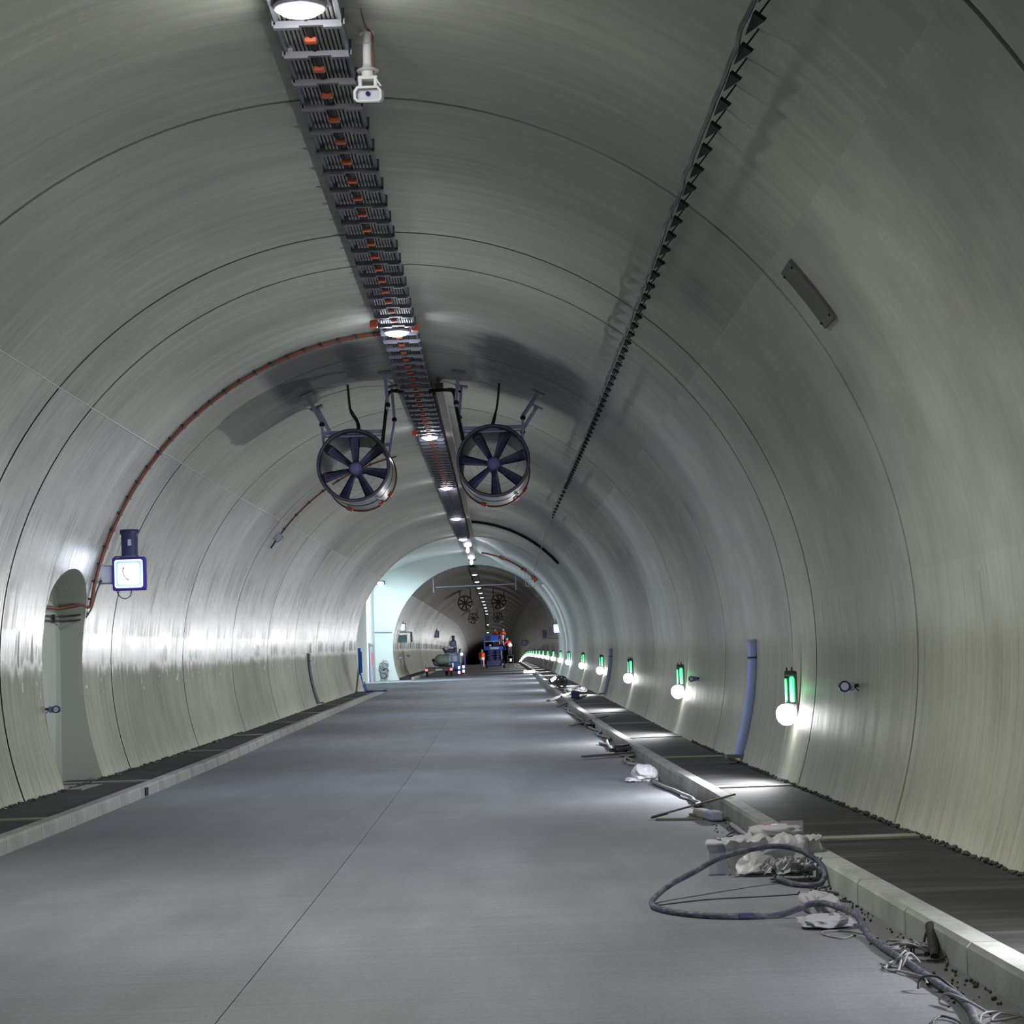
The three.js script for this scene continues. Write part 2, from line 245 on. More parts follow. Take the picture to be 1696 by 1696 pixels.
{
  const f = struct('floor');
  const J = (s) => -1.55, G = (s) => kR(s) - 0.2;
  for (const [a, b, ds] of [[-30, 60, 2], [60.01, 156, 4], [156.01, 660, 12]]) {
    obj('road_slab', strip(kL, (s) => J(s) - 0.003, 0, a, b, ds, 6, 12), M.road, f);
    obj('road_slab', strip((s) => J(s) + 0.003, (s) => G(s) - 0.004, 0, a, b, ds, 6, 12), M.road, f);
    obj('gutter_strip', strip((s) => G(s), kR, -0.004, a, b, ds, 3, 9), std(0xfffaf0, 0.7, 0, { map: roadMap }), f);
  }
  obj('chamber_slab', strip(-8.3, kL, 0.02, 112, 155.2, 4, 6, 12), M.road, f);
  const yK = 0.17;
  const wkR = struct('walkway_right'), wkL = struct('walkway_left');
  const crossR = [12, 21.4, 30.5, 39.6, 48.8, 57.2, 65.9, 75.2, 84.6, 94, 103, 112], crossL = [19.5, 28.6, 37.7, 49.4, 58, 67, 76, 85.5, 95, 104];
  const pieces = (cr, end, x0, x1, g) => { let p = -30; for (const c of [...cr, end]) { obj('asphalt_bed', strip(x0, x1, yK - 0.012, p, c - (c === end ? 0 : 0.13), 3, 3, 7), M.asphalt, g); if (c !== end) obj('concrete_crossing', strip(x0, x1, yK + 0.006, c - 0.13, c + 0.2, 1, 3, 3), M.slab, g); p = c + 0.2; } };
  pieces(crossR, 640, (s) => kR(s) + 0.19, 4.6, wkR);
  pieces(crossL, 110, -7.3, (s) => kL(s) - 0.19, wkL);
  obj('asphalt_bed', strip(-7.3, (s) => kL(s) - 0.19, yK - 0.012, 156, 640, 12, 3, 7), M.asphalt, wkL);
  // ragged spill of asphalt along the foot of the walls
  const spill = (sd, g, s1) => { const gs = []; for (let s = 9; s < s1; s += 0.09) { const r = rr(0.01, 0.034), x = XC + sd * (Math.sqrt(R * R - (yK - YC) ** 2) - 0.015); const gg = new THREE.IcosahedronGeometry(r, 0); gg.scale(1, 0.8, 1.6); const w = W(x, yK + rr(-0.01, 0.02), s); gs.push(gg.translate(w.x, w.y, w.z)); } tag(obj('asphalt_spill', gs, std([0.05, 0.05, 0.05], 0.9), g), null, null, null, 'stuff'); };
  spill(1, wkR, 46); spill(-1, wkL, 60);
  // kerb stones
  const kr = struct('kerb_right'), kl = struct('kerb_left');
  const stones = (g, K, sd, from, to, len, end, y = yK + 0.01) => {
    const prof = (s) => { const k = K(s); return sd > 0 ? [k, k + 0.19] : [k - 0.19, k]; };
    const mk = (a, b, ds) => { const n = Math.max(1, Math.round((b - a) / ds)), P = [], I = [], U = [];
      for (let i = 0; i <= n; i++) { const s = a + (b - a) * i / n, k = K(s); [[0, -0.2], [0.004, y - 0.03], [0.03, y], [0.185, y], [0.19, y - 0.01], [0.19, -0.2]].forEach(([x, yy], j) => { const w = W(k + sd * x, yy, s); P.push(w.x, w.y, w.z); U.push(j / 5 * 0.7, s / 2); }); }
      for (let i = 0; i < n; i++) for (let j = 0; j < 6; j++) { const p = i * 6 + j, q = i * 6 + (j + 1) % 6; I.push(p, q, p + 6, q, q + 6, p + 6); }
      for (const o of [0, n * 6]) I.push(o, o + 1, o + 2, o, o + 2, o + 3, o, o + 3, o + 4, o, o + 4, o + 5);
      const G = new THREE.BufferGeometry(); G.setAttribute('position', new THREE.Float32BufferAttribute(P, 3)); G.setAttribute('uv', new THREE.Float32BufferAttribute(U, 2)); G.setIndex(I); G.computeVertexNormals(); return toCreasedNormals(G, 0.5); };
    for (let s = from; s < to; s += len) obj('kerb_stone', mk(s + 0.011, Math.min(s + len, to) - 0.011, 1), M.kerb, g);
    for (let s = to; s < end; s += 40) obj('kerb_stone', mk(s, Math.min(s + 40, end), 10), M.kerb, g);
  };
  stones(kr, kR, 1, 9.2, 97.2, 2, 640); stones(kl, kL, -1, 19.1, 99, 2.05, 113); stones(kl, kL, -1, 156, 176, 10, 640);
  obj('kerb_stone', strip(kR, (s) => kR(s) + 0.19, yK + 0.01, -30, 9.2, 4, 1, 2), M.kerb, kr); obj('kerb_stone', strip((s) => kL(s) - 0.19, kL, yK + 0.01, -30, 19.1, 4, 1, 2), M.kerb, kl);
  obj('drain_slot', box(0.02, 0.13, 0.28, kL(36) + 0.004 + pathX(36), 0.08 + pathY(36), -36), M.black, kl);
}
// ---------------------------------------------------------------- lamps over the road
const SP = 18.6985, S0 = 18.77, LX = -1.466;
function pointAt(p, I, col, parent, size = 0.5, dist = 0) { const l = new THREE.PointLight(lin(...col), I, dist, 2); l.position.copy(p); l.castShadow = true; l.shadow.radius = size / 0.02 / 2; (parent || scene).add(l); return l; }
function spotAt(p, to, I, col, angle, pen, size, parent) { const l = new THREE.SpotLight(lin(...col), I, 0, angle, pen, 2); l.position.copy(p); l.target.position.copy(to); l.castShadow = true; l.shadow.radius = size / 0.02 / 2; (parent || scene).add(l); (parent || scene).add(l.target); return l; }
{
  const words = ['big bowl lamp blazing over the road beside the hanging camera', 'bowl lamp under the cable tray just past the orange conduit arch', 'bowl lamp under the cable tray between the two jet fans', 'small bowl lamp on the tray just below the level of the fan casings', 'small ceiling lamp following the one below the fans, fourth small one from the orange arch', 'last small ceiling lamp on the tray before the pale chamber'];
  const lampGeo = {
    plate: () => [rbox(0.5, 0.05, 0.34, 0.02, 0, 0.13, 0), box(0.06, 0.16, 0.06, -0.17, 0.2, 0), box(0.06, 0.16, 0.06, 0.17, 0.2, 0)],
    rim: () => lathe([[0.17, 0.11], [0.215, 0.1], [0.225, 0.06], [0.21, 0.04], [0.19, 0.05]], 32),
    bowl: () => lathe([[0, -0.02], [0.08, -0.015], [0.15, 0.005], [0.19, 0.035], [0.208, 0.065], [0.2, 0.085]], 32),
  };
  const make = (name, label, p, group, lens, pear) => {
    const t = thing(name, label, 'lamp', p, 0, group);
    obj('mounting_plate', lampGeo.plate(), M.steel, t); obj('rim', lampGeo.rim(), M.galv, t);
    const b = obj('bowl', lampGeo.bowl(), lens, t); b.castShadow = false;
    if (pear) { obj('stem', cyl(0.03, 0.03, 0.5, 0, 0.35, 0), M.steel, t); const g = obj('reflection_glow', lathe([[0, -0.36], [0.07, -0.34], [0.1, -0.26], [0.09, -0.16], [0.07, -0.08]], 20), lens, t); g.castShadow = false; }  // lower glowing shape stands for the lamp's bright reflection
    return t;
  };
  for (let k = -2; k <= 22; k++) {
    if (k === 18 || k === 19 || k === 21) continue;
    const s = S0 + SP * k, ch = s > CH[0] && s < CH[1], y = ch ? 7.86 : 7.37, p = W(LX, y, s);
    const isFar = s > CH[1];
    if (k >= 0) make('ceiling_lamp', isFar ? 'one of the small distant lamps strung along the crown of the narrow dark bore' : ch ? (k === 6 ? 'first hanging lamp in the pale chamber, reflection modelled below, touching the last bowl lamp' : 'second hanging lamp in the pale chamber, reflection modelled below, right above the dark bore') : words[k], p, isFar ? 'distant lamps along the dark bore' : null, isFar ? M.lensFar : M.lens, ch);
    const I = isFar ? LIGHT.lampFar : k <= 0 ? LIGHT.lampNear : LIGHT.lamp, c = isFar ? [1, 0.95, 0.86] : k <= 0 ? LIGHT.lampNearCol : LIGHT.lampCol;
    spotAt(p.clone().add(new V3(0, -0.06 - (ch ? 0.28 : 0), 0)), p.clone().add(new V3(0, -6, 0)), I, c, k <= 0 ? 1.38 : 1.47, 0.55, 0.3); if (!isFar) pointAt(p.clone().add(new V3(0, -0.07 - (ch ? 0.28 : 0), 0)), I * LIGHT.side, c, scene, 0.4);
  }
}
// ---------------------------------------------------------------- cable tray under the crown
{
  const t = thing('cable_tray', 'long grey cable tray of ribbed cables carried on cross brackets along the crown', 'cable tray');
  const line = (x, y, a, b, st) => { const p = []; for (let s = a; s <= b + 0.01; s += st) p.push(W(x, y, s)); return p; };
  const rail = (x, y, a, b, st, w, h) => { const g = []; for (let s = a; s < b - 0.01; s += st) g.push(bar(W(x, y, s), W(x, y, Math.min(b, s + st) + 0.01), w, h)); return g; };
  const E1 = 114.5;
  obj('side_rail', rail(-1.715, 7.5, 6, E1, 6, 0.03, 0.07), M.steel, t); obj('side_rail', rail(-1.16, 7.5, 6, E1, 6, 0.03, 0.07), M.steel, t);
  const c = []; for (let i = 0; i < 14; i++) { const x = -1.69 + i * 0.0385; if (Math.abs(x + 1.455) < 0.03) continue; c.push(new THREE.TubeGeometry(new THREE.CatmullRomCurve3(line(x, 7.525 + rr(-0.006, 0.006), 6, E1, 7)), 24, 0.017, 5)); }
  obj('cable_bundle', c, std([0.16, 0.16, 0.17], 0.55, 0.2), t);
  obj('tray_bottom', rail(-1.44, 7.555, 6, E1, 6, 0.56, 0.02), M.dark, t);
  obj('centre_cable', new THREE.TubeGeometry(new THREE.CatmullRomCurve3(line(-1.455, 7.5, 6, E1, 3)), 60, 0.038, 6), M.black, t);
  const br = mergeGeometries([box(0.6, 0.045, 0.05, 0, 0, 0), box(0.22, 0.03, 0.07, -0.19, -0.028, 0), box(0.16, 0.03, 0.07, 0.21, -0.028, 0), box(0.03, 0.14, 0.05, -0.3, 0.05, 0), box(0.03, 0.14, 0.05, 0.3, 0.05, 0)].map(norm)), hg = norm(box(0.05, 0.26, 0.03, 0, 0.2, 0));
  const og = norm(rbox(0.11, 0.05, 0.1, 0.015, 0, 0, 0));
  for (let s = 16.4, i = 0; s < 113; s += 0.972, i++) {
    const b = obj('bracket', br, M.steel, t); b.position.copy(W(-1.437, 7.452, s));
    if (i % 2 === 0) { const h = obj('hanger', hg, M.steel, t); h.position.copy(W(-1.2, 7.452, s)); const h2 = obj('hanger', hg, M.steel, t); h2.position.copy(W(-1.68, 7.4, s)); }
    if (i < 62) { const o = obj('orange_clip', og, M.orange, t); o.position.copy(W(-1.46, 7.458, s - 0.42)); }
  }
  for (const [x, s] of [[-1.8, 36.6], [-1.8, 55.2], [-1.15, 37.1]]) { const o = obj('orange_junction', rbox(0.12, 0.12, 0.16, 0.02, 0, 0, 0), M.orange, t); o.position.copy(W(x, 7.44, s)); }
  obj('far_tray', [...rail(-1.45, 7.98, E1 + 1, 154.5, 5, 0.5, 0.1)], std([0.12, 0.09, 0.12], 0.5), t); obj('far_tray', rail(-1.45, 7.5, 155.5, 420, 12, 0.5, 0.08), M.dark, t);
  const d = thing('cable_duct', 'flat brown duct running beside the tray past the fans on its far side', 'cable duct');
  obj('duct_run', rail(-0.98, 7.52, 46, 112, 6, 0.16, 0.12), std([0.13, 0.11, 0.09], 0.6), d);
  obj('duct_lip', rail(-0.89, 7.46, 46, 112, 6, 0.02, 0.02), M.galv, d);
}
// black cable and flat dark triangles along the right of the crown
{
  const t = thing('wedge_cable', 'black cable sagging between pointed dark wedges along the vault', 'cable');
  const A = 38.5, tri = new THREE.Shape([[0, 0], [0.56, 0], [0, 0.1]].map((p) => new THREE.Vector2(...p)));
  const g = norm(new THREE.ExtrudeGeometry(tri, { depth: 0.03, bevelEnabled: false }));
  const pts = []; let i = 0;
  for (let s = 13.2; s < 125; s += s < 60 ? 0.795 : 1.6, i++) {
    const a = A - 1 + rr(-0.18, 0.18) + (s > 70 ? (s - 70) * 0.07 : 0);
    pts.push(onBore(s + 0.1, A - 0.62 + rr(-0.1, 0.1) + (s > 70 ? (s - 70) * 0.07 : 0), 0.2)); pts.push(onBore(s + 0.45, A - 0.75 + rr(-0.12, 0.1) + (s > 70 ? (s - 70) * 0.07 : 0), 0.2 + rr(-0.03, 0.03)));
    if (s < 75) {                                                      // wedge whose tip points back along the wall
      const b = obj('dark_wedge', g, M.black, t), p = onBore(s, A - 0.35, 0.17), up = new V3(-Math.sin(rad(A)), -Math.cos(rad(A)), 0), across = new V3(Math.cos(rad(A)), -Math.sin(rad(A)), 0), back = new V3(0, 0, -1);
      const m = new THREE.Matrix4().makeBasis(back, across, up); b.quaternion.setFromRotationMatrix(m); b.position.copy(p);
      const pl = obj('standoff', norm(box(0.03, 0.012, 0.17, 0.1, 0.03, -0.085)), M.black, t); pl.quaternion.copy(b.quaternion); pl.position.copy(b.position);
    }
  }
  obj('cable', new THREE.TubeGeometry(new THREE.CatmullRomCurve3(pts), 420, 0.02, 6), std([0.03, 0.03, 0.032], 0.35), t);
}
// thin plate screwed to the vault
{
  const t = thing('cover_plate', 'plain dark grey rectangular plate fixed alone on the vault', 'plate');
  const g = []; for (let i = 0; i < 6; i++) { const a0 = 50.6 + i * 1.18, p = [onBore(21.44, a0, 0.006), onBore(22.1, a0, 0.006), onBore(22.1, a0 + 1.19, 0.006), onBore(21.44, a0 + 1.19, 0.006)], n = new V3(-Math.sin(rad(a0)), -Math.cos(rad(a0)), 0).multiplyScalar(0.03); g.push(bar(p[0].clone().add(p[1]).multiplyScalar(0.5).add(n), p[3].clone().add(p[2]).multiplyScalar(0.5).add(n), 0.001, 0.001)); const m = onBore(21.77, a0 + 0.59, 0.02), b = box(0.119, 0.03, 0.66, 0, 0, 0, 0, 0, -rad(a0 + 0.59)); g.push(b.translate(m.x, m.y, m.z)); }
  obj('sheet', g.filter((_, i) => i % 2), std([0.11, 0.11, 0.1], 0.6), t);
  for (const [s, a] of [[21.5, 51.2], [22.04, 51.2], [21.5, 57.1], [22.04, 57.1]]) { const p = onBore(s, a, 0.04); obj('screw', sph(0.014, p.x, p.y, p.z, 8), M.black, t); }
}
// ---------------------------------------------------------------- camera hung from the crown
{
  const p = W(-0.99, 7.68, 20.4), t = thing('hanging_camera', 'white camera housing hung on a pole from the crown', 'camera', p);
  obj('ceiling_flange', cyl(0.07, 0.07, 0.03, 0, -0.015, 0), M.white, t);
  obj('pole', cyl(0.038, 0.042, 0.34, 0, -0.18, 0), M.white, t);
  obj('collar', lathe([[0.0, -0.38], [0.1, -0.375], [0.1, -0.365], [0.05, -0.34], [0.04, -0.3]].map(([r, y]) => [r, y - 0.0]), 24), M.white, t);
  obj('neck', [cyl(0.055, 0.06, 0.06, 0, -0.41, 0)], M.white, t);
  obj('yoke', [rbox(0.18, 0.035, 0.1, 0.012, 0, -0.44, 0), rbox(0.035, 0.1, 0.09, 0.012, -0.07, -0.48, 0), rbox(0.035, 0.1, 0.09, 0.012, 0.07, -0.48, 0)], M.white, t);
  const shape = new THREE.Shape(); [[-0.125, 0.02], [-0.095, 0.06], [0.095, 0.06], [0.125, 0.02], [0.125, -0.05], [0.1, -0.075], [-0.1, -0.075], [-0.125, -0.05]].forEach((q, i) => (i ? shape.lineTo(...q) : shape.moveTo(...q)));
  const hole = new THREE.Path(); [[-0.108, 0.015], [-0.085, 0.045], [0.085, 0.045], [0.108, 0.015], [0.108, -0.045], [0.09, -0.062], [-0.09, -0.062], [-0.108, -0.045]].reverse().forEach((q, i) => (i ? hole.lineTo(...q) : hole.moveTo(...q))); shape.holes.push(hole);
  const tilt = (g) => g.translate(0, 0.5, 0).rotateX(0.235).translate(0, -0.5, 0);
  obj('sun_shield', tilt(new THREE.ExtrudeGeometry(shape, { depth: 0.4, bevelEnabled: true, bevelSize: 0.004, bevelThickness: 0.004, bevelSegments: 1 }).translate(0, -0.575, -0.26)), M.white, t);
  obj('front_face', tilt(rbox(0.21, 0.1, 0.34, 0.01, 0, -0.585, -0.09)), std([0.62, 0.63, 0.72], 0.35), t);
  obj('lens', tilt(cyl(0.022, 0.022, 0.02, 0, -0.58, 0.088, PI / 2)), std([0.02, 0.02, 0.12], 0.1), t);
  obj('side_arm', [bar([0.07, -0.45, 0.05], [0.12, -0.53, 0.06], 0.008, 0.012)], M.white, t);
  obj('signal_wire', tube([[-0.005, 0.0, 0.9], [0.005, -0.02, 0.2], [0.05, -0.03, 0.03], [0.055, -0.16, 0.04], [0.06, -0.3, 0.035], [0.05, -0.4, 0.02]], 0.009, 6), M.rust, t);
  obj('tie_wire', [bar([-0.13, -0.12, 0.04], [0.05, -0.125, 0.045], 0.006, 0.006)], M.galv, t);
}
// ---------------------------------------------------------------- jet fans
function jetFan(x, s, label, spin, sd) {
  const c = W(x, 5.79, s), t = thing('jet_fan', label, 'fan', c), L = 2.9;
  obj('casing_front', lathe([[0.66, 0], [0.7, -0.01], [0.715, 0.05], [0.7, 0.09], [0.69, 0.12], [0.69, 1.15]].map(([r, y]) => [r, y]), 64, 0, 0, 0, -PI / 2), M.galvFan, t);
  obj('casing_rear', lathe([[0.69, 1.32], [0.7, 1.34], [0.7, 2.2], [0.69, 2.25], [0.66, 2.3], [0.66, L]], 64, 0, 0, 0, -PI / 2), M.galvFan, t);
  obj('dark_band', lathe([[0.69, 1.15], [0.672, 1.17], [0.672, 1.3], [0.69, 1.32]], 64, 0, 0, 0, -PI / 2), M.black, t);
  obj('liner', lathe([[0.66, 0.0], [0.645, 0.04], [0.635, 0.3], [0.635, 2.6], [0.655, L]], 64, 0, 0, 0, -PI / 2), std([0.05, 0.05, 0.07], 0.5), t);
  obj('mouth_rim', place(new THREE.TorusGeometry(0.685, 0.03, 12, 72), 0, 0, 0.01), M.navyFan, t);
  obj('orange_flange', lathe([[0.7, 2.28], [0.735, 2.29], [0.74, 2.34], [0.7, 2.36]].map(([r, y]) => [r - 0.012, y]), 64, 0, 0, 0, -PI / 2), M.rust, t);
  for (const [a, zz] of [[-1.9, -2.0], [-0.95, -1.9], [-0.6, -2.1]]) obj('orange_lug', rbox(0.12, 0.06, 0.26, 0.015, 0.73 * Math.cos(a), 0.73 * Math.sin(a), zz, 0, 0, a + PI / 2), M.orange, t);
  obj('clamp', [[-0.97, -0.55], [-0.93, -1.0], [-0.98, -1.45]].map(([a, z]) => sph(0.035, 0.715 * Math.cos(a), 0.715 * Math.sin(a), z, 10)), std([0.9, 0.92, 0.9], 0.15, 1), t);
  obj('hub', lathe([[0, 0.5], [0.07, 0.505], [0.12, 0.54], [0.135, 0.6], [0.135, 1.3]], 28, 0, 0, 0, -PI / 2), M.hubFan, t);
  const blade = (() => { const P = [], I = []; for (let i = 0; i <= 8; i++) { const r = 0.12 + 0.505 * i / 8, tw = 1.12 - 0.42 * i / 8, w = 0.065 + 0.008 * i / 8; for (const [u, th] of [[-1, 0], [-0.3, 0.012], [0.5, 0.012], [1, 0], [0.5, -0.006], [-0.3, -0.006]]) P.push(u * w * Math.cos(tw) * 1.9 - th * Math.sin(tw), r, -u * w * Math.sin(tw) - th * Math.cos(tw)); } for (let i = 0; i < 8; i++) for (let j = 0; j < 6; j++) { const a = i * 6 + j, b = i * 6 + (j + 1) % 6; I.push(a, b, a + 6, b, b + 6, a + 6); } const g = new THREE.BufferGeometry(); g.setAttribute('position', new THREE.Float32BufferAttribute(P, 3)); g.setIndex(I); g.computeVertexNormals(); g.setAttribute('uv', new THREE.Float32BufferAttribute(new Float32Array(P.length / 3 * 2), 2)); return norm(g); })();
  for (let i = 0; i < 7; i++) { const b = obj('blade', blade, M.bladeFan, t); b.rotation.z = spin + i * 2 * PI / 7; b.position.z = -0.75; }
  // the guard: fine concentric wires over the mouth
  obj('wire_guard', [0.2, 0.34, 0.48].map((r) => place(new THREE.TorusGeometry(r, 0.0025, 5, 48), 0, 0, -0.04)), M.steel, t);
  // suspension
  for (const z of [-0.15, -2.6]) {
    const yb = 0.66, fr = [bar([-0.6, yb, z], [0.62, yb, z], 0.07, 0.07)];
    if (z > -1) fr.push(bar([-0.6, yb - 0.07, z - 0.05], [0.62, yb - 0.07, z - 0.05], 0.05, 0.03));
    obj('cross_beam', fr, M.frameFan, t);
    for (const e of [-1, 1]) {
      const inner = e !== sd, xa = e * (inner ? 0.55 : 0.57), xb = e * (inner ? 0.63 : 0.6), yj = inner ? 1.14 : 0.8;
      obj('hanger_leg', bar([xa, 0.42, z], [xb + (inner ? e * 0.06 : 0), yj, z], 0.075, 0.05), M.frameFan, t);
      obj('hinge', [sph(0.055, xb + (inner ? e * 0.06 : 0), yj + 0.03, z, 10), cyl(0.035, 0.035, 0.12, xb + (inner ? e * 0.06 : 0), yj + 0.03, z, PI / 2)], M.black, t);
      const X = x + xb + (inner ? 0 : e * 0.32), top = YC + Math.sqrt(R * R - (X - XC) ** 2) - 5.79 + pathY(s - z) - pathY(s);
      obj('ceiling_strut', bar([xb + (inner ? e * 0.06 : 0), yj + 0.07, z], [X - x, top, z - 0.35], 0.06, 0.05), M.strutFan, t);
      obj('anchor_plate', [box(0.26, 0.025, 0.26, X - x, top - 0.02, z - 0.35, 0, 0, -Math.asin((X - XC) / R))], M.steel, t);
    }
  }
  const topC = YC + Math.sqrt(R * R - (x - XC) ** 2) - 5.79;
  obj('safety_chain', [tube([[0.05 * -sd, 0.7, -0.9], [0.03, 0.95, -0.95], [0.1 * sd, 1.2, -1.1], [0.16 * sd, topC, -1.3]], 0.025, 6), tube([[0.05 * -sd + 0.04, 0.7, -0.9], [0.06, 0.95, -0.98], [0.1 * sd, 1.25, -1.1]], 0.014, 6)], M.dark, t);
  return t;
}
Object.assign(M, { galvFan: std([0.5, 0.5, 0.5], 0.28, 0.85), navyFan: std([0.1, 0.1, 0.15], 0.4, 0.4), hubFan: std([0.26, 0.26, 0.6], 0.4), bladeFan: std([0.13, 0.13, 0.28], 0.45, 0.1), frameFan: std([0.3, 0.3, 0.52], 0.4, 0.2), strutFan: std([0.48, 0.48, 0.72], 0.35, 0.3) });
{
  jetFan(-2.64, 44, 'large round jet fan hung on the niche side of the cable tray', 0.02, -1);
  jetFan(0.075, 44, 'large round jet fan hung on the wedge-cable side of the cable tray', 0.5, 1);
  const a = obj('power_cable', [tube([W(-1.72, 7.42, 46), W(-1.9, 7.36, 45.3), W(-1.96, 7.2, 44.6), W(-1.99, 6.8, 44.1), W(-2.06, 6.2, 44.0)], 0.035, 7, 40), tube([W(-1.75, 7.5, 47.5), W(-1.85, 7.5, 46.3), W(-1.97, 7.3, 45.2)], 0.025, 6)], M.black); tag(a, 'black cable looping from the tray down to the fan on the niche side', 'cable');
  const b = obj('power_cable', [tube([W(-1.17, 7.42, 46), W(-0.8, 7.38, 45.6), W(-0.66, 7.2, 44.6), W(-0.6, 6.8, 44.1), W(-0.5, 6.2, 44.0)], 0.035, 7, 40), tube([W(-1.16, 7.5, 47.5), W(-0.8, 7.48, 46.3), W(-0.55, 7.3, 45.2)], 0.025, 6)], M.black); tag(b, 'black cable looping from the tray down to the fan on the wedge-cable side', 'cable');
  // two pairs of identical fans, seen small in the dark bore
  const ring = (x, s, label) => { const t = thing('jet_fan', label, 'fan', W(x, s < 250 ? 6.25 : 6.2, s)); obj('casing', lathe([[0.62, 0], [0.68, 0], [0.7, 0.05], [0.7, 3], [0.64, 3.0], [0.64, 0.05]], 32, 0, 0, 0, -PI / 2), M.dark, t); obj('hub', cyl(0.13, 0.13, 0.6, 0, 0, -0.6, PI / 2), M.dark, t); for (let i = 0; i < 8; i++) obj('blade', box(0.11, 0.5, 0.05, 0, 0.38, 0, 0, 0.5, 0).rotateZ(i * PI / 4 + 0.2).translate(0, 0, -0.5), M.dark, t); for (const e of [-1, 1]) obj('hanger_leg', box(0.08, 1.2, 0.08, e * 0.5, 0.95, -1), M.dark, t); };
  ring(-2.84, 212, 'bigger dark far fan on the niche side of the distant lamp row'); ring(0.28, 212, 'bigger dark far fan on the guide-light side of the distant lamp row');
  ring(-3.15, 305, 'smaller dark far fan below the bigger one, niche side of the lamp row'); ring(0.1, 305, 'smaller dark far fan below the bigger one, guide-light side of the lamp row');
}
// ---------------------------------------------------------------- conduits
function conduit(name, label, s, a0, a1, r, m, clips, more = {}) {
  const t = thing(name, label, 'conduit'), p = [], n = Math.max(4, Math.round(Math.abs(a1 - a0) / 4));
  for (let i = 0; i <= n; i++) p.push(onBore(typeof s === 'function' ? s(i / n) : s, a0 + (a1 - a0) * i / n, r + 0.012));
  (more.tail || []).forEach((q) => p.push(q));
  obj('pipe', new THREE.TubeGeometry(new THREE.CatmullRomCurve3(p), p.length * 6, r, 8), m, t);
  if (more.second) { const q = p.map((v, i) => v.clone().add(new V3(0, 0, 0.08 + 0.02 * Math.sin(i * 2)))); obj('pipe', new THREE.TubeGeometry(new THREE.CatmullRomCurve3(q), p.length * 6, r * 0.7, 8), m, t); }
  for (let i = 0; i < clips; i++) { const a = a0 + (a1 - a0) * (i + 0.5) / clips, c = onBore(s, a, 0.03), g = box(0.03, 0.07, 0.26, 0, 0, 0, 0, 0, -rad(a)); obj('clip', g.translate(c.x, c.y, c.z), M.dark, t); }
  return t;
}
conduit('orange_conduit', 'rust orange conduit curving from the tray down the vault into the niche', 39.05, -3.5, -79.6, 0.03, M.rust, 24, { second: true, tail: [W(-7.0, 3.12, 38.95), W(-7.34, 3.07, 38.7), W(-7.37, 3.07, 38.2), W(-7.37, 3.07, 35.6)] });
{
  const t = thing('niche_conduit', 'pair of black conduits crossing the niche below the orange one', 'conduit');
  const f = (dy, dz) => new THREE.TubeGeometry(new THREE.CatmullRomCurve3([onBore(40.0 + dz, -72, 0.03), onBore(39.5, -76, 0.03), onBore(39.15, -80.2, 0.03), W(-7.02, 2.92 + dy, 38.98), W(-7.3, 2.88 + dy, 38.85), W(-7.38, 2.88 + dy, 38.4), W(-7.38, 2.88 + dy, 35.6)]), 80, 0.016, 6);
  obj('pipe', f(0.05, 0), M.dark, t); obj('pipe', f(-0.03, 0.05), M.dark, t);
  for (const s of [38.2, 37.3, 36.4]) obj('clip', box(0.05, 0.14, 0.05, -7.38 + pathX(s), 2.89 + pathY(s), -s), M.dark, t);
}
conduit('thin_conduit', 'thin brown conduit curving down the vault to a small blue junction box', 63, -12, -53, 0.022, M.rust, 8);
{ const p = onBore(62.6, -53.3, 0.06), t = thing('junction_box', 'small blue junction box where the thin brown conduit ends', 'junction box', p); obj('case', rbox(0.24, 0.24, 0.14, 0.02, 0, 0, 0, 0, 0, -0.9), M.blueGrey, t); obj('lid', rbox(0.2, 0.2, 0.03, 0.01, 0, 0, 0.075, 0, 0, -0.9), M.pale, t); obj('gland', cyl(0.025, 0.025, 0.3, -0.12, -0.18, 0, 0, 0, -0.6), M.dark, t); }
conduit('black_conduit', 'black conduit arching from the tray down past the wedge cable', 99.6, 4, 50, 0.06, M.black, 6);
{ // pale pipe and orange conduit round the edge of the pale chamber
  const t = thing('white_pipe', 'bright white pipe curving down the wall beside the pale chamber', 'pipe'), p = []; for (let a = 50; a <= 97; a += 4) p.push(onBore(133, a, 0.1));
  obj('pipe', new THREE.TubeGeometry(new THREE.CatmullRomCurve3(p), 60, 0.085, 10), M.white, t); obj('pipe', new THREE.TubeGeometry(new THREE.CatmullRomCurve3(p.slice(0, 9).map((v) => v.clone().add(new V3(-0.05, 0, -1.2)))), 50, 0.03, 8), M.white, t);
  const o = thing('rusty_conduit', 'orange brown conduit arching over the mouth of the dark bore', 'conduit'), q = []; for (let a = 8; a <= 46; a += 3) q.push(onBore(131 + a * 0.1, a, 0.12));
  obj('pipe', new THREE.TubeGeometry(new THREE.CatmullRomCurve3(q), 50, 0.055, 8), M.rust, o); const e = q[q.length - 1]; obj('end_box', rbox(0.32, 0.36, 0.25, 0.03, e.x, e.y, e.z, 0, 0, 0.7), M.orange, o); obj('clip', [4, 9].map((i) => box(0.3, 0.18, 0.2, q[i].x, q[i].y, q[i].z, 0, 0, -0.5)), M.rust, o);
  const l = thing('lattice_panel', 'pale square lattice panel above the orange conduit end box', 'panel', onBore(134.2, 41, 0.25)); for (let i = 0; i < 4; i++) { obj('upright', bar([-0.25 + i * 0.16, -0.6, 0], [-0.35 + i * 0.16, 0.75, 0], 0.03, 0.03), M.galv, l); obj('crosspiece', bar([-0.3 - i * 0.03, -0.55 + i * 0.4, 0], [0.25 - i * 0.03, -0.62 + i * 0.4, 0], 0.03, 0.03), M.galv, l); }
}
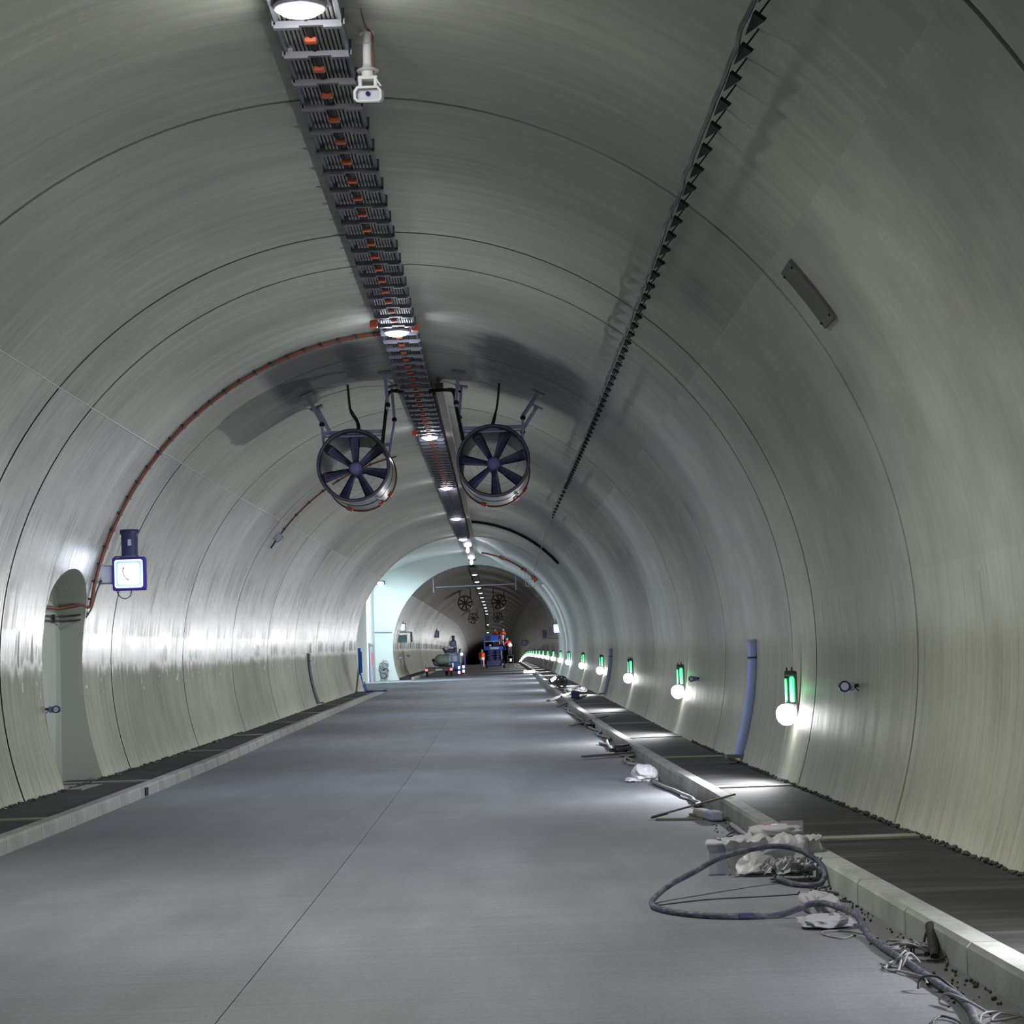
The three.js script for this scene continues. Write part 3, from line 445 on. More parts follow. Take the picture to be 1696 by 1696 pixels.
{ // height bar in the mouth of the far bore
  const t = thing('height_bar', 'thin pale bar hung across the mouth of the dark bore', 'bar');
  obj('cross_bar', rod(W(-4.06, 6.27, 156.4), W(1.48, 6.33, 156.4), 0.045), M.galv, t);
  obj('drop_rod', rod(W(-4.23, 6.95, 156.4), W(-4.19, 5.9, 156.4), 0.03), M.pale, t); obj('drop_rod', rod(W(1.46, 7.0, 156.4), W(1.45, 5.9, 156.4), 0.03), M.pale, t);
}
// ---------------------------------------------------------------- guide lights along the right wall
{
  const cap = norm(mergeGeometries([rbox(0.14, 0.07, 0.12, 0.012, 0.01, 0.195, 0.0), cyl(0.011, 0.011, 0.05, -0.03, 0.25, 0.0), cyl(0.011, 0.011, 0.06, 0.04, 0.25, 0.0)].map(norm)));
  const shield = norm(rbox(0.03, 0.62, 0.16, 0.01, 0.085, -0.09, 0.0));  // added plate between globe and wall, shields the wall from the globe's light
  const back = norm(rbox(0.14, 0.42, 0.04, 0.01, 0.01, -0.02, -0.045)), tubeA = norm(place(new THREE.CapsuleGeometry(0.036, 0.3, 4, 12), 0.03, -0.03, 0.03)), tubeB = norm(place(new THREE.CapsuleGeometry(0.02, 0.3, 4, 10), -0.05, -0.04, 0.01));
  const divider = norm(box(0.012, 0.38, 0.06, -0.018, -0.02, 0.02)), ball = norm(lathe([[0, -0.15], [0.06, -0.138], [0.115, -0.09], [0.145, -0.02], [0.142, 0.05], [0.11, 0.11], [0.06, 0.14], [0, 0.145]], 28, -0.06, -0.37, 0.03)), clip = norm(rbox(0.13, 0.04, 0.12, 0.01, 0, -0.22, 0.0));  // globe built wider than the bare lamp, its glare is in the shape
  const words = ['guide light with two green tubes over a white globe, first and biggest along the walkway', 'second guide light along the walkway, globe and green tube before the blue-white spot sensor', 'third guide light along the walkway, standing alone on the wall', 'fourth guide light along the walkway, small globe before the dark far standpipe', 'fifth guide light along the walkway, small globe beside the white pipe'];
  for (let k = -1; k <= 26; k++) {
    const s = k === 5 ? 128 : 31.55 + 18.85 * k, p = W(4.03, 1.44, s), farK = k > 5;
    if (k >= 0) {
      const t = thing('guide_light', words[k] || (k === 5 ? 'guide light at the foot of the white pipe with a glowing green top' : 'one of the far guide lights merging into a bright string along the dark bore'), 'light', p, 0, farK ? 'far guide lights strung along the bore' : null);
      obj('back_plate', back, M.dark, t); obj('added_shield', shield, M.dark, t); obj('cap', cap, M.dark, t); obj('green_tube', tubeA, M.greenTube, t).castShadow = false; obj('green_tube', tubeB, M.greenDim, t).castShadow = false;
      obj('divider', divider, M.dark, t); obj('clip', clip, M.dark, t); const b = obj('globe', ball, M.ball, t); b.castShadow = false;
      obj('wall_bracket', box(0.07, 0.03, 0.05, 0.05, 0.12, -0.04), M.dark, t);
    }
    if (k < 24) { const q = p.clone().add(new V3(-0.2, -0.37, 0.05)); spotAt(q, q.clone().add(new V3(-4, -0.5, 0)), farK ? LIGHT.guideFar : k < 0 ? LIGHT.guide * 0.35 : LIGHT.guide, LIGHT.guideCol, 1.5, 0.3, 0.22); }
    if (k >= 0 && k < 2) pointAt(p.clone().add(new V3(-0.03, 0, 0.14)), 0.05, [0.05, 1, 0.3], scene, 0.1);
  }
}
// wall sensors
function sensor(s, deg, label, k = 1) {
  const p = onBore(s, deg, 0.17), sd = Math.sign(deg), t = thing('spot_sensor', label, 'sensor', p);
  obj('housing', cyl(0.062 * k, 0.055 * k, 0.15, 0, 0, -0.03, PI / 2), M.navy, t); obj('front_glass', cyl(0.046 * k, 0.046 * k, 0.02, 0, 0, 0.05, PI / 2), std([0.62, 0.66, 0.95], 0.25), t); obj('rim', place(new THREE.TorusGeometry(0.056 * k, 0.011, 8, 24), 0, 0, 0.05), M.navy, t);
  obj('side_case', rbox(0.1, 0.1, 0.12, 0.012, sd * 0.07, 0, -0.03), M.blueGrey, t); obj('arm', rod([sd * 0.08, 0, -0.02], [sd * 0.19, 0.01, -0.03], 0.022), M.dark, t); obj('wire', tube([[sd * 0.12, -0.01, 0], [sd * 0.18, -0.08, 0], [sd * 0.17, -0.17, 0]], 0.007, 5), M.dark, t);
}
sensor(26.5, 95.8, 'round white-faced sensor on the wall beyond the first guide light, dark wire hanging below', 1);
sensor(47.2, 96.9, 'small blue-white sensor beside the second guide light', 0.9);
sensor(35.55, -96.7, 'small white-faced sensor at the near edge of the niche', 0.9);
sensor(162, -95.7, 'tiny white sensor low on the wall just inside the dark bore', 1.4); sensor(178, -95, 'tiny white sensor further in, on the bright wall of the dark bore', 1.4);
// standpipes let into the wall
function standpipe(s, sd, a0, r, label, m) {
  const t = thing('standpipe', label, 'pipe'), p = []; for (let a = a0; a <= 110.6; a += 2.4) p.push(onBore(s + (a - a0) * 0.004, sd * a, 0.045));
  obj('pipe', new THREE.TubeGeometry(new THREE.CatmullRomCurve3(p), 60, r, 14), m, t); const q = p[0];
  obj('cap', cyl(r * 1.12, r * 1.12, 0.04, q.x, q.y + 0.01, q.z), M.galv, t); const c = p[1].clone().add(new V3(0, -0.03, 0)); obj('collar', cyl(r * 1.06, r * 1.06, 0.03, c.x, c.y, c.z), M.dark, t);
  const b = p[p.length - 1]; obj('foot', box(0.34, 0.06, 0.4, b.x - sd * 0.05, b.y, b.z), M.slab, t);
}
standpipe(37, 1, 89.4, 0.095, 'pale blue standpipe on the wall between the first two guide lights', M.pipeBlue);
standpipe(83, 1, 91.5, 0.07, 'thin dark blue standpipe further down the guide-light wall', M.blueGrey); standpipe(85.4, -1, 89.6, 0.08, 'thin grey standpipe on the glossy wall opposite the guide lights', M.steel);
// ---------------------------------------------------------------- emergency phone sign boxes
function phoneSign(p, label, lit, horn, k = 1, sd = -1) {
  const t = thing('phone_sign', label, 'sign', p); t.scale.setScalar(k);
  obj('case', rbox(0.58, 0.58, 0.2, 0.03, 0, 0, -0.1), M.navy2, t);
  const frame = (o, i, z, d) => { const f = (h) => { const q = h * 0.82, s = []; for (let a = 0; a < 4; a++) for (let j = 0; j <= 4; j++) { const an = a * PI / 2 + j * PI / 8; s.push(new THREE.Vector2(Math.sign(Math.cos(a * PI / 2 + PI / 4)) * q + (h - q) * Math.cos(an), Math.sign(Math.sin(a * PI / 2 + PI / 4)) * q + (h - q) * Math.sin(an))); } return s; }; const sh = new THREE.Shape(f(o)); if (i) sh.holes.push(new THREE.Path(f(i).reverse())); return new THREE.ExtrudeGeometry(sh, { depth: d, bevelEnabled: false }).translate(0, 0, z); };
  obj('white_border', frame(0.245, 0.222, 0.002, 0.006), lit ? M.signWhite : M.white, t);
  obj('blue_panel', frame(0.222, 0.185, 0.002, 0.004), lit ? M.signBlue : M.blue, t); obj('white_panel', frame(0.185, 0, 0.002, 0.004), lit ? M.signWhite : M.pale, t);
  obj('handset', [tube([[-0.09, 0.095, 0.012], [-0.1, 0.04, 0.012], [-0.07, -0.05, 0.012], [-0.02, -0.1, 0.012]], 0.007, 6), sph(0.014, -0.088, 0.1, 0.01, 8), sph(0.012, -0.012, -0.105, 0.01, 8)], M.dark, t);
  if (horn) { obj('horn', lathe([[0, 0], [0.14, 0], [0.145, 0.02], [0.14, 0.06], [0.145, 0.3], [0.145, 0.38], [0.165, 0.4], [0.165, 0.47], [0, 0.475]], 28, 0.01, 0.3, -0.1), M.navy, t); obj('horn_label', rbox(0.06, 0.11, 0.01, 0.004, 0.03, 0.54, 0.045), M.pale, t); obj('horn_foot', cyl(0.15, 0.17, 0.03, 0.01, 0.3, -0.1), M.steel, t); }
  obj('wall_box', rbox(0.24, 0.32, 0.16, 0.015, sd * 0.4, -0.0, -0.16), M.blueGrey, t); obj('wall_box_lid', rbox(0.2, 0.28, 0.02, 0.008, sd * 0.4, 0, -0.075), M.pale, t);
  obj('arm', bar([sd * 0.2, 0.1, -0.16], [sd * 0.75, 0.1, -0.2], 0.05, 0.06), M.steel, t);
  obj('loose_wire', [tube([[sd * 0.24, -0.2, -0.12], [sd * 0.2, -0.36, -0.1], [sd * 0.1, -0.43, -0.1], [0, -0.38, -0.12], [sd * -0.02, -0.28, -0.14]], 0.01, 6), tube([[sd * 0.3, 0.18, -0.12], [sd * 0.26, 0.3, -0.1], [sd * 0.14, 0.31, -0.12]], 0.01, 6)], M.dark, t);
  return t;
}
Object.assign(M, { navy2: std([0.03, 0.02, 0.32], 0.35), signWhite: glow([0.88, 0.95, 1], 0.95), signBlue: glow([0.02, 0.36, 0.85], 0.75) });
{
  const p = W(-6.33, 3.66, 39.6); phoneSign(p, 'lit white box sign with a phone handset in a blue border, beside the niche', true, true);
  pointAt(p.clone().add(new V3(0.02, -0.05, 0.3)), 0.35, [0.8, 0.85, 1], scene, 0.4);
  phoneSign(W(-6.78, 3.68, 164), 'small white lit box sign just inside the dark bore, above a blue-green cabinet', true, true, 1, -1);
  const c = thing('wall_cabinet', 'blue-green wall cabinet below the small white sign inside the dark bore', 'cabinet', W(-6.72, 2.85, 164)); obj('case', rbox(0.62, 0.55, 0.3, 0.02, 0, 0, 0), std([0.2, 0.36, 0.4], 0.5), c); obj('door', rbox(0.54, 0.46, 0.03, 0.01, 0, 0, 0.15), std([0.24, 0.42, 0.48], 0.5), c); obj('handle', box(0.03, 0.1, 0.03, 0.2, 0, 0.18), M.dark, c);
  const b = thing('arm_bracket', 'dark bracket panel sticking out beside the small white sign in the dark bore', 'bracket', W(-6.2, 2.95, 164)); obj('panel', rbox(0.14, 0.72, 0.5, 0.03, 0.1, 0, 0), M.dark, b); obj('arm', bar([-0.75, 0.38, 0], [0.12, 0.36, 0], 0.06, 0.06), M.dark, b);
  phoneSign(W(4.05, 3.12, 150), 'pale cyan lit box sign on the guide-light wall beside the white pipe', true, true, 1.1, 1);
  const d = thing('wall_cabinet', 'small dark cabinet on an orange bracket left of the pale cyan sign', 'cabinet', W(3.2, 2.82, 152)); obj('case', rbox(0.3, 0.5, 0.3, 0.02, 0, 0.0, 0), M.dark, d); obj('bracket', bar([-0.1, -0.3, 0], [0.95, -0.34, 0], 0.05, 0.05), M.rust, d);
  phoneSign(W(-6.72, 3.72, 250), 'unlit round-looking blue sign half way along the bright far wall', false, true, 1.3, -1); phoneSign(W(-6.4, 3.1, 328), 'tiny blue sign at the far end of the bright wall above the machine', false, true, 1.5, -1);
  phoneSign(W(3.5, 2.7, 300), 'tiny pale green sign in the gloom of the guide-light wall', false, false, 1.2, 1);
}
{ // added lamp, unseen behind the wall's edge, to light the far jamb blue
  const p = W(-7.22, 1.7, 35.62), t = thing('added_niche_lamp', 'slim bluish lamp added unseen on the near reveal inside the arched niche', 'lamp', p);
  obj('case', rbox(0.1, 0.46, 0.06, 0.015, 0, 0, 0), M.steel, t); obj('tube', place(new THREE.CapsuleGeometry(0.02, 0.34, 4, 10), 0, 0, -0.045), glow([0.6, 0.7, 1], 1.5), t).castShadow = false;
  pointAt(p.clone().add(new V3(0, 0, -0.1)), 0.75, [0.62, 0.72, 1], scene, 0.3);
}
// lamp on the end wall of the chamber
{
  const p = W(-7.72, 6.62, 154.75), t = thing('chamber_lamp', 'small white oval lamp high on the pale end wall', 'lamp', p);
  obj('housing', rbox(0.6, 0.26, 0.2, 0.04, 0, 0.04, 0.05), M.navy, t); obj('lens', place(new THREE.SphereGeometry(0.2, 20, 12).scale(1.1, 0.6, 0.6), 0, -0.02, 0.14), M.lens, t).castShadow = false; obj('arm', box(0.08, 0.08, 0.2, 0, 0.1, -0.1), M.steel, t);
  spotAt(W(-6.4, 6.6, 146), W(-7.4, 0, 152), LIGHT.chamber, LIGHT.chamberCol, 1.0, 0.35, 0.3);
}
// ---------------------------------------------------------------- blue barrier leaning at the start of the chamber
{
  const p = W(-6.4, 0.17, 107), t = thing('barrier_panel', 'tall bright blue barrier panel on a low foot at the corner of the pale chamber', 'barrier', p);
  obj('blue_panel', [rbox(0.1, 1.25, 0.9, 0.02, 0.02, 1.45, -0.2), rbox(0.07, 1.0, 0.1, 0.02, 0.1, 1.4, 0.3)], std([0.01, 0.2, 0.75], 0.35), t);
  obj('edge_strip', box(0.03, 1.25, 0.94, -0.06, 1.45, -0.2), M.white, t);
  obj('post', [bar([0.02, 0.95, 0.2], [0.1, 0.5, 0.2], 0.12, 0.06), bar([0.1, 0.5, 0.2], [0.24, 0.06, 0.2], 0.05, 0.05), bar([0.16, 0.5, -0.1], [0.3, 0.06, -0.1], 0.05, 0.05)], std([0.02, 0.2, 0.7], 0.4), t);
  obj('foot_bar', bar([0.22, 0.04, 0.2], [1.25, 0.04, 0.22], 0.07, 0.06), M.navy2, t);
  obj('wooden_prop', [bar([-0.2, 0.02, 0.1], [-0.04, 1.3, 0.0], 0.06, 0.06), bar([-0.26, 0.03, 0.1], [-0.1, 0.03, 0.1], 0.06, 0.06)], M.wood, t);
}
// cables coiled at the foot of the end wall
{
  const t = thing('cable_pile', 'dark tangle of cable coils leaning on the pale end wall', 'cable'), p = W(-7.7, 0.05, 154.6); t.position.copy(p);
  for (let i = 0; i < 9; i++) obj('coil', place(new THREE.TorusGeometry(rr(0.16, 0.3), rr(0.025, 0.04), 7, 26), rr(-0.12, 0.18), 0.28 + i * 0.11, rr(-0.1, 0.06), rr(-0.3, 0.3), rr(-0.5, 0.5), 0), i % 3 ? M.greyCord : M.dark, t);
  obj('hook', bar([0, 1.35, 0.0], [0, 1.4, 0.15], 0.04, 0.04), M.steel, t);
}
// ---------------------------------------------------------------- trailer, machine, platform lift
function wheel(r, w, x, y, z) { return [place(new THREE.TorusGeometry(r * 0.74, r * 0.27, 10, 26), x, y, z, 0, PI / 2), cyl(r * 0.55, r * 0.55, w * 0.7, x, y, z, 0, 0, PI / 2)]; }
{
  const t = thing('trailer', 'low flat trailer with two glowing red tail lamps', 'trailer', W(-4.3, 0, 167.6));
  obj('deck', [rbox(2.0, 0.14, 3.2, 0.02, 0, 0.66, -1.7), rbox(1.9, 0.18, 0.12, 0.02, 0, 0.5, -0.06)], M.dark, t);
  for (const e of [-1, 1]) { const w = obj('wheel', wheel(0.29, 0.2, e * 0.9, 0.29, -1.0), M.black, t); obj('mudguard', rbox(0.26, 0.05, 0.7, 0.02, e * 0.9, 0.62, -1.0), M.dark, t); obj('tail_lamp', [rbox(0.2, 0.18, 0.05, 0.03, e * 0.91, 0.52, 0.02)], M.red, t); obj('side_board', rbox(0.05, 0.3, 3.1, 0.01, e * 0.98, 0.85, -1.7), M.steel, t); obj('reflector_strip', box(0.36, 0.04, 0.02, e * 0.48, 0.53, 0.01), M.redPaint, t); }
  obj('number_plate', rbox(0.5, 0.12, 0.02, 0.006, 0, 0.52, 0.015), std([0.4, 0.42, 0.44], 0.4), t);
  obj('drawbar', bar([0, 0.5, -3.2], [0, 0.5, -4.6], 0.1, 0.1), M.dark, t);
  const c = thing('compressor_tank', 'grey green tank with a black hose lying on the trailer', 'tank', W(-4.1, 0.75, 170.2));
  obj('tank', place(new THREE.CapsuleGeometry(0.42, 0.3, 6, 24), 0, 0.46, 0, 0, 0, PI / 2 - 0.06), std([0.17, 0.22, 0.18], 0.5), c); obj('saddle', [rbox(0.1, 0.26, 0.6, 0.02, -0.22, 0.12, 0), rbox(0.1, 0.26, 0.6, 0.02, 0.22, 0.12, 0)], M.dark, c); obj('hose', tube([[-0.62, 0.42, 0.2], [-0.58, 0.2, 0.36], [-0.4, 0.06, 0.45], [0.2, 0.06, 0.45]], 0.06, 8), M.black, c); obj('fitting', sph(0.12, -0.64, 0.46, 0.2), M.black, c);
}
{
  const t = thing('service_machine', 'blue service machine with round windows and four pale lamps beside the trailer', 'machine', W(-3.3, 0, 174.2));
  obj('chassis', rbox(1.4, 0.35, 3.0, 0.05, 0, 0.5, -1.3), M.navy, t); for (const e of [-1, 1]) for (const z of [-0.4, -2.2]) obj('wheel', wheel(0.34, 0.24, e * 0.6, 0.34, z), M.black, t);
  obj('cab', rbox(1.2, 0.95, 1.4, 0.08, -0.1, 1.15, -0.9), std([0.12, 0.2, 0.3], 0.45), t); obj('cab_roof', rbox(1.3, 0.1, 1.5, 0.03, -0.1, 1.66, -0.9), std([0.2, 0.28, 0.3], 0.5), t); obj('roof_vent', rbox(0.5, 0.08, 0.06, 0.02, -0.1, 1.56, -0.18), M.pale, t);
  obj('window', rbox(0.42, 0.5, 0.04, 0.12, -0.38, 1.2, -0.18), std([0.28, 0.42, 0.52], 0.2), t); obj('window', rbox(0.34, 0.5, 0.04, 0.12, 0.06, 1.22, -0.18), std([0.52, 0.5, 0.62], 0.2), t);
  obj('engine_cover', rbox(0.7, 0.62, 0.9, 0.06, 0.16, 0.72, 0.0), std([0.03, 0.08, 0.36], 0.4), t); obj('pump_block', [rbox(0.4, 0.2, 0.3, 0.03, -0.2, 0.84, 0.1), cyl(0.1, 0.1, 0.3, -0.34, 0.95, 0.05)], M.blueGrey, t);
  obj('top_gear', [rbox(0.5, 0.3, 0.5, 0.05, -0.2, 1.88, -0.8), cyl(0.13, 0.13, 0.4, 0.12, 1.95, -0.7), rbox(0.3, 0.2, 0.3, 0.03, -0.5, 1.85, -0.9)], M.navy, t); obj('lifting_arm', [bar([-0.6, 1.7, -0.6], [-0.82, 2.1, -0.4], 0.1, 0.1), bar([0.4, 1.7, -0.6], [0.5, 2.02, -0.6], 0.14, 0.14)], M.dark, t);
  obj('hand_rail', [bar([0.82, 0.5, -0.1], [0.82, 1.55, -0.1], 0.05, 0.05), bar([0.82, 1.5, -0.1], [0.82, 1.5, -1.6], 0.05, 0.05), bar([0.5, 1.5, -0.1], [0.95, 1.5, -0.1], 0.05, 0.05), bar([0.82, 0.5, -1.6], [0.82, 1.5, -1.6], 0.05, 0.05)], M.blue, t);
  obj('rail_lamp', sph(0.12, 0.6, 1.58, 0), glow([0.55, 0.6, 1], 1.6), t);
  for (const [x, y] of [[0.38, 0.52], [0.72, 0.58], [0.38, 0.17], [0.72, 0.25]]) { obj('lamp_bezel', rbox(0.24, 0.3, 0.08, 0.03, x, y + 0.04, 0.5), M.navy2, t); obj('lamp', rbox(0.16, 0.2, 0.03, 0.04, x, y + 0.04, 0.55), glow([0.75, 0.8, 1], 2.2), t); }
  obj('lamp_frame', [bar([0.55, 0.1, 0.45], [0.55, 0.9, 0.45], 0.06, 0.06), bar([0.3, 0.42, 0.45], [0.85, 0.42, 0.45], 0.05, 0.05), bar([0.55, 0.85, 0.45], [0.4, 0.85, -0.1], 0.05, 0.05)], M.navy, t); obj('red_base', rbox(0.6, 0.05, 0.3, 0.02, 0.55, 0.04, 0.45), M.redPaint, t);
}
const LS = 224;
{
  const t = thing('platform_lift', 'blue scissor platform lift with railed deck in front of the dark end', 'lift', W(-0.24, 0, LS)), y0 = 1.84;
  obj('deck', rbox(2.06, 0.34, 3, 0.03, 0, y0 + 0.14, -1.4), std([0.02, 0.06, 0.36], 0.4), t);
  const rl = (name, y, m) => obj(name, [bar([-1, y, 0.08], [1, y, 0.08], 0.06, 0.06), bar([-1, y, -2.9], [1, y, -2.9], 0.06, 0.06), bar([-1, y, 0.08], [-1, y, -2.9], 0.06, 0.06), bar([1, y, 0.08], [1, y, -2.9], 0.06, 0.06)], m, t);
  rl('top_rail', y0 + 1.38, M.blue); rl('mid_rail', y0 + 0.82, M.blueGrey);
  for (const x of [-1, 1]) for (const z of [0.08, -1.4, -2.9]) obj('rail_post', bar([x, y0, z], [x, y0 + 1.42, z], 0.12, 0.07), std([0.04, 0.1, 0.42], 0.4), t);
  obj('rail_panel', rbox(0.78, 0.5, 0.04, 0.02, -0.02, y0 + 1.1, 0.1), M.blue, t); obj('rail_panel', rbox(0.3, 0.46, 0.04, 0.02, -0.62, y0 + 1.1, 0.1), M.dark, t); obj('tool_box', rbox(0.62, 0.34, 0.3, 0.03, 0.12, y0 + 0.5, -0.15), M.black, t);
  obj('name_board', rbox(0.86, 0.2, 0.03, 0.01, -0.05, y0 + 0.13, 0.13), std([0.28, 0.34, 0.36], 0.4), t); obj('lamp_box', rbox(0.2, 0.16, 0.1, 0.02, -0.45, y0 + 0.42, 0.1), M.pale, t);
  for (const z of [-0.2, -2.6]) for (let i = 0; i < 4; i++) { const y = 0.75 + i * 0.27; obj('scissor_arm', bar([-0.8, y, z], [0.8, y + 0.27, z], 0.1, 0.1), M.navy, t); obj('scissor_arm', bar([0.8, y, z], [-0.8, y + 0.27, z], 0.1, 0.1), M.navy, t); }
  obj('base', rbox(1.7, 0.55, 3.0, 0.05, 0, 0.5, -1.4), M.navy, t); for (const x of [-0.86, 0.86]) for (const z of [-0.3, -2.4]) obj('wheel', wheel(0.36, 0.3, x, 0.36, z), M.black, t);
  obj('hydraulic_leg', rod([0.66, 0.2, 0.1], [0.64, 1.75, 0.1], 0.05), M.steel, t);
  const st = thing('step_ladder', 'small step ladder standing beside the platform lift', 'ladder', W(1.25, 0, LS - 0.6));
  for (const x of [-0.28, 0.28]) { obj('leg', bar([x, 0, 0.4], [x, 1.2, 0], 0.06, 0.06), M.dark, st); obj('leg', bar([x, 0, -0.4], [x, 1.2, 0], 0.06, 0.06), M.dark, st); } for (let i = 1; i < 4; i++) obj('rung', box(0.56, 0.04, 0.14, 0, i * 0.3, 0.4 - i * 0.1), M.dark, st); obj('top_step', rbox(0.62, 0.05, 0.3, 0.01, 0, 1.2, 0), M.dark, st); obj('white_bucket', lathe([[0.1, 0], [0.13, 0.24], [0.13, 0.25], [0.11, 0.24]], 16, 0.0, 0.62, 0.33), M.white, st);
}
// ---------------------------------------------------------------- workers
function person(label, pos, ry, pose, look) {
  const J = { hip: [0, 0.95, 0], chest: [0, 1.3, 0], neck: [0, 1.5, 0], head: [0, 1.64, -0.02], shL: [-0.19, 1.42, 0], shR: [0.19, 1.42, 0], elL: [-0.25, 1.14, 0.02], elR: [0.25, 1.14, 0.02], haL: [-0.24, 0.88, -0.1], haR: [0.24, 0.88, -0.1], hiL: [-0.1, 0.92, 0], hiR: [0.1, 0.92, 0], knL: [-0.11, 0.5, -0.02], knR: [0.11, 0.5, -0.02], anL: [-0.11, 0.09, 0.02], anR: [0.11, 0.09, 0.02], toL: [-0.12, 0.05, -0.15], toR: [0.12, 0.05, -0.15], ...pose };
  const bones = [['hip', 'chest', 0.15, 0.17, 1], ['chest', 'neck', 0.16, 0.07, 1], ['neck', 'head', 0.055, 0.085, 0], ['head', 'head', 0.1, 0.1, 0], ['shL', 'elL', 0.068, 0.052, 1], ['elL', 'haL', 0.05, 0.034, 1], ['shR', 'elR', 0.068, 0.052, 1], ['elR', 'haR', 0.05, 0.034, 1], ['shL', 'shR', 0.075, 0.075, 1], ['hiL', 'knL', 0.1, 0.07, 2], ['hiR', 'knR', 0.1, 0.07, 2], ['knL', 'anL', 0.065, 0.045, 2], ['knR', 'anR', 0.065, 0.045, 2], ['hiL', 'hiR', 0.11, 0.11, 2], ['anL', 'toL', 0.05, 0.04, 3], ['anR', 'toR', 0.05, 0.04, 3]].map(([a, b, r0, r1, c]) => ({ a: new V3(...J[a]), b: new V3(...J[b]), r0, r1, c }));
  const dist = (p, B) => { const ab = B.b.clone().sub(B.a), l = ab.lengthSq(), h = l ? clamp(p.clone().sub(B.a).dot(ab) / l) : 0; return p.distanceTo(B.a.clone().addScaledVector(ab, h)) - (B.r0 + (B.r1 - B.r0) * h); };
  const n = 60, mc = new MarchingCubes(n, new THREE.MeshBasicMaterial(), true, true, 60000), half = n / 2, S = 1.02, C = new V3(0, 0.95, 0); mc.isolation = 0;
  const p = new V3(), K = 0.045;
  for (let z = 0; z < n; z++) for (let y = 0; y < n; y++) for (let x = 0; x < n; x++) { p.set((x - half) / half * S + C.x, (y - half) / half * S + C.y, (z - half) / half * S + C.z); let d = 1; if (Math.abs(p.x) < 0.75 && Math.abs(p.z) < 0.75) for (const B of bones) { const e = dist(p, B), h = clamp(0.5 + 0.5 * (d - e) / K); d = d * (1 - h) + e * h - K * h * (1 - h); } mc.field[z * n * n + y * n + x] = -d; }
  mc.update();
  const g = new THREE.BufferGeometry(), N = mc.count, P = new Float32Array(N * 3), col = new Float32Array(N * 3), Nn = mc.normalArray.slice(0, N * 3);
  const cols = [[0.5, 0.3, 0.22], look.jacket, look.trousers, [0.03, 0.03, 0.035]];
  for (let i = 0; i < N; i++) { p.set(mc.positionArray[i * 3] * S + C.x, mc.positionArray[i * 3 + 1] * S + C.y, mc.positionArray[i * 3 + 2] * S + C.z); P.set([p.x, p.y, p.z], i * 3); let best = 9, c = 0; for (const B of bones) { const d = dist(p, B); if (d < best) { best = d; c = B.c; } } let q = cols[c]; if (look.right && c === 2 && p.x > 0) q = look.right; col.set(q, i * 3); }
  g.setAttribute('position', new THREE.BufferAttribute(P, 3)); g.setAttribute('normal', new THREE.BufferAttribute(Nn, 3)); g.setAttribute('color', new THREE.BufferAttribute(col, 3)); g.setAttribute('uv', new THREE.BufferAttribute(new Float32Array(N * 2), 2));
  const paint = (q, c) => { q = norm(q); const m = q.attributes.position.count, a = new Float32Array(m * 3); for (let i = 0; i < m; i++) a.set(c, i * 3); q.setAttribute('color', new THREE.BufferAttribute(a, 3)); return q; };
  const parts = [g], head = new V3(...J.head);
  for (const sd of ['L', 'R']) { const h = new V3(...J['ha' + sd]), d = h.clone().sub(new V3(...J['el' + sd])).normalize(), side = new V3(0, 0, 1).cross(d).normalize(), f = side.clone().cross(d), o = (a, b, c) => h.clone().addScaledVector(d, a).addScaledVector(f, b).addScaledVector(side, c); parts.push(paint(rod(o(-0.02, 0, 0), o(0.085, 0, 0), 0.034, 8, 0.042), cols[0])); [-0.03, -0.01, 0.011, 0.03].forEach((b, i) => { const L = [0.06, 0.075, 0.07, 0.055][i]; parts.push(paint(rod(o(0.075, b, 0), o(0.075 + L * 0.6, b, 0.008), 0.0095, 6), cols[0]), paint(rod(o(0.075 + L * 0.6, b, 0.008), o(0.075 + L, b, 0.03), 0.0085, 6), cols[0])); }); parts.push(paint(rod(o(0.02, -0.035, 0), o(0.07, -0.062, 0.02), 0.011, 6), cols[0])); }
  for (const x of [-0.036, 0.036]) parts.push(paint(sph(0.012, head.x + x, head.y + 0.005, head.z - 0.094, 8), [0.05, 0.04, 0.04])); parts.push(paint(place(new THREE.ConeGeometry(0.018, 0.05, 8), head.x, head.y - 0.02, head.z - 0.1), cols[0]), paint(box(0.045, 0.008, 0.01, head.x, head.y - 0.056, head.z - 0.09), [0.3, 0.1, 0.1])); for (const x of [-0.1, 0.1]) parts.push(paint(place(new THREE.SphereGeometry(0.026, 8, 6).scale(0.4, 1, 0.7), head.x + x, head.y, head.z), cols[0]));
  const t = thing('person', label, 'person', pos, ry); t.scale.setScalar(look.k || 1);
  const body = new THREE.Mesh(mergeGeometries(parts.map(norm)), std(0xffffff, 0.75, 0, { vertexColors: true })); body.name = 'body'; t.add(body);
  obj('helmet', [lathe([[0.132, 0], [0.128, 0.03], [0.11, 0.08], [0.07, 0.115], [0, 0.13]], 24, head.x, head.y + 0.04, head.z), cyl(0.15, 0.15, 0.012, head.x, head.y + 0.045, head.z - 0.02)], std(look.helmet, 0.4), t);
  const a = new V3(...J.hip), b = new V3(...J.chest), d = b.clone().sub(a), at = (h) => a.clone().addScaledVector(d, h), ring = (h0, h1, r, r2) => rod(at(h0), at(h1), r, 20, r2);
  obj('vest', [ring(0.0, 1.05, 0.185, 0.215)], std(look.vest, 0.7), t);
  obj('reflective_band', [ring(look.band[0], look.band[1], 0.2, 0.222)], std([0.85, 0.8, 0.9], 0.5), t);
}
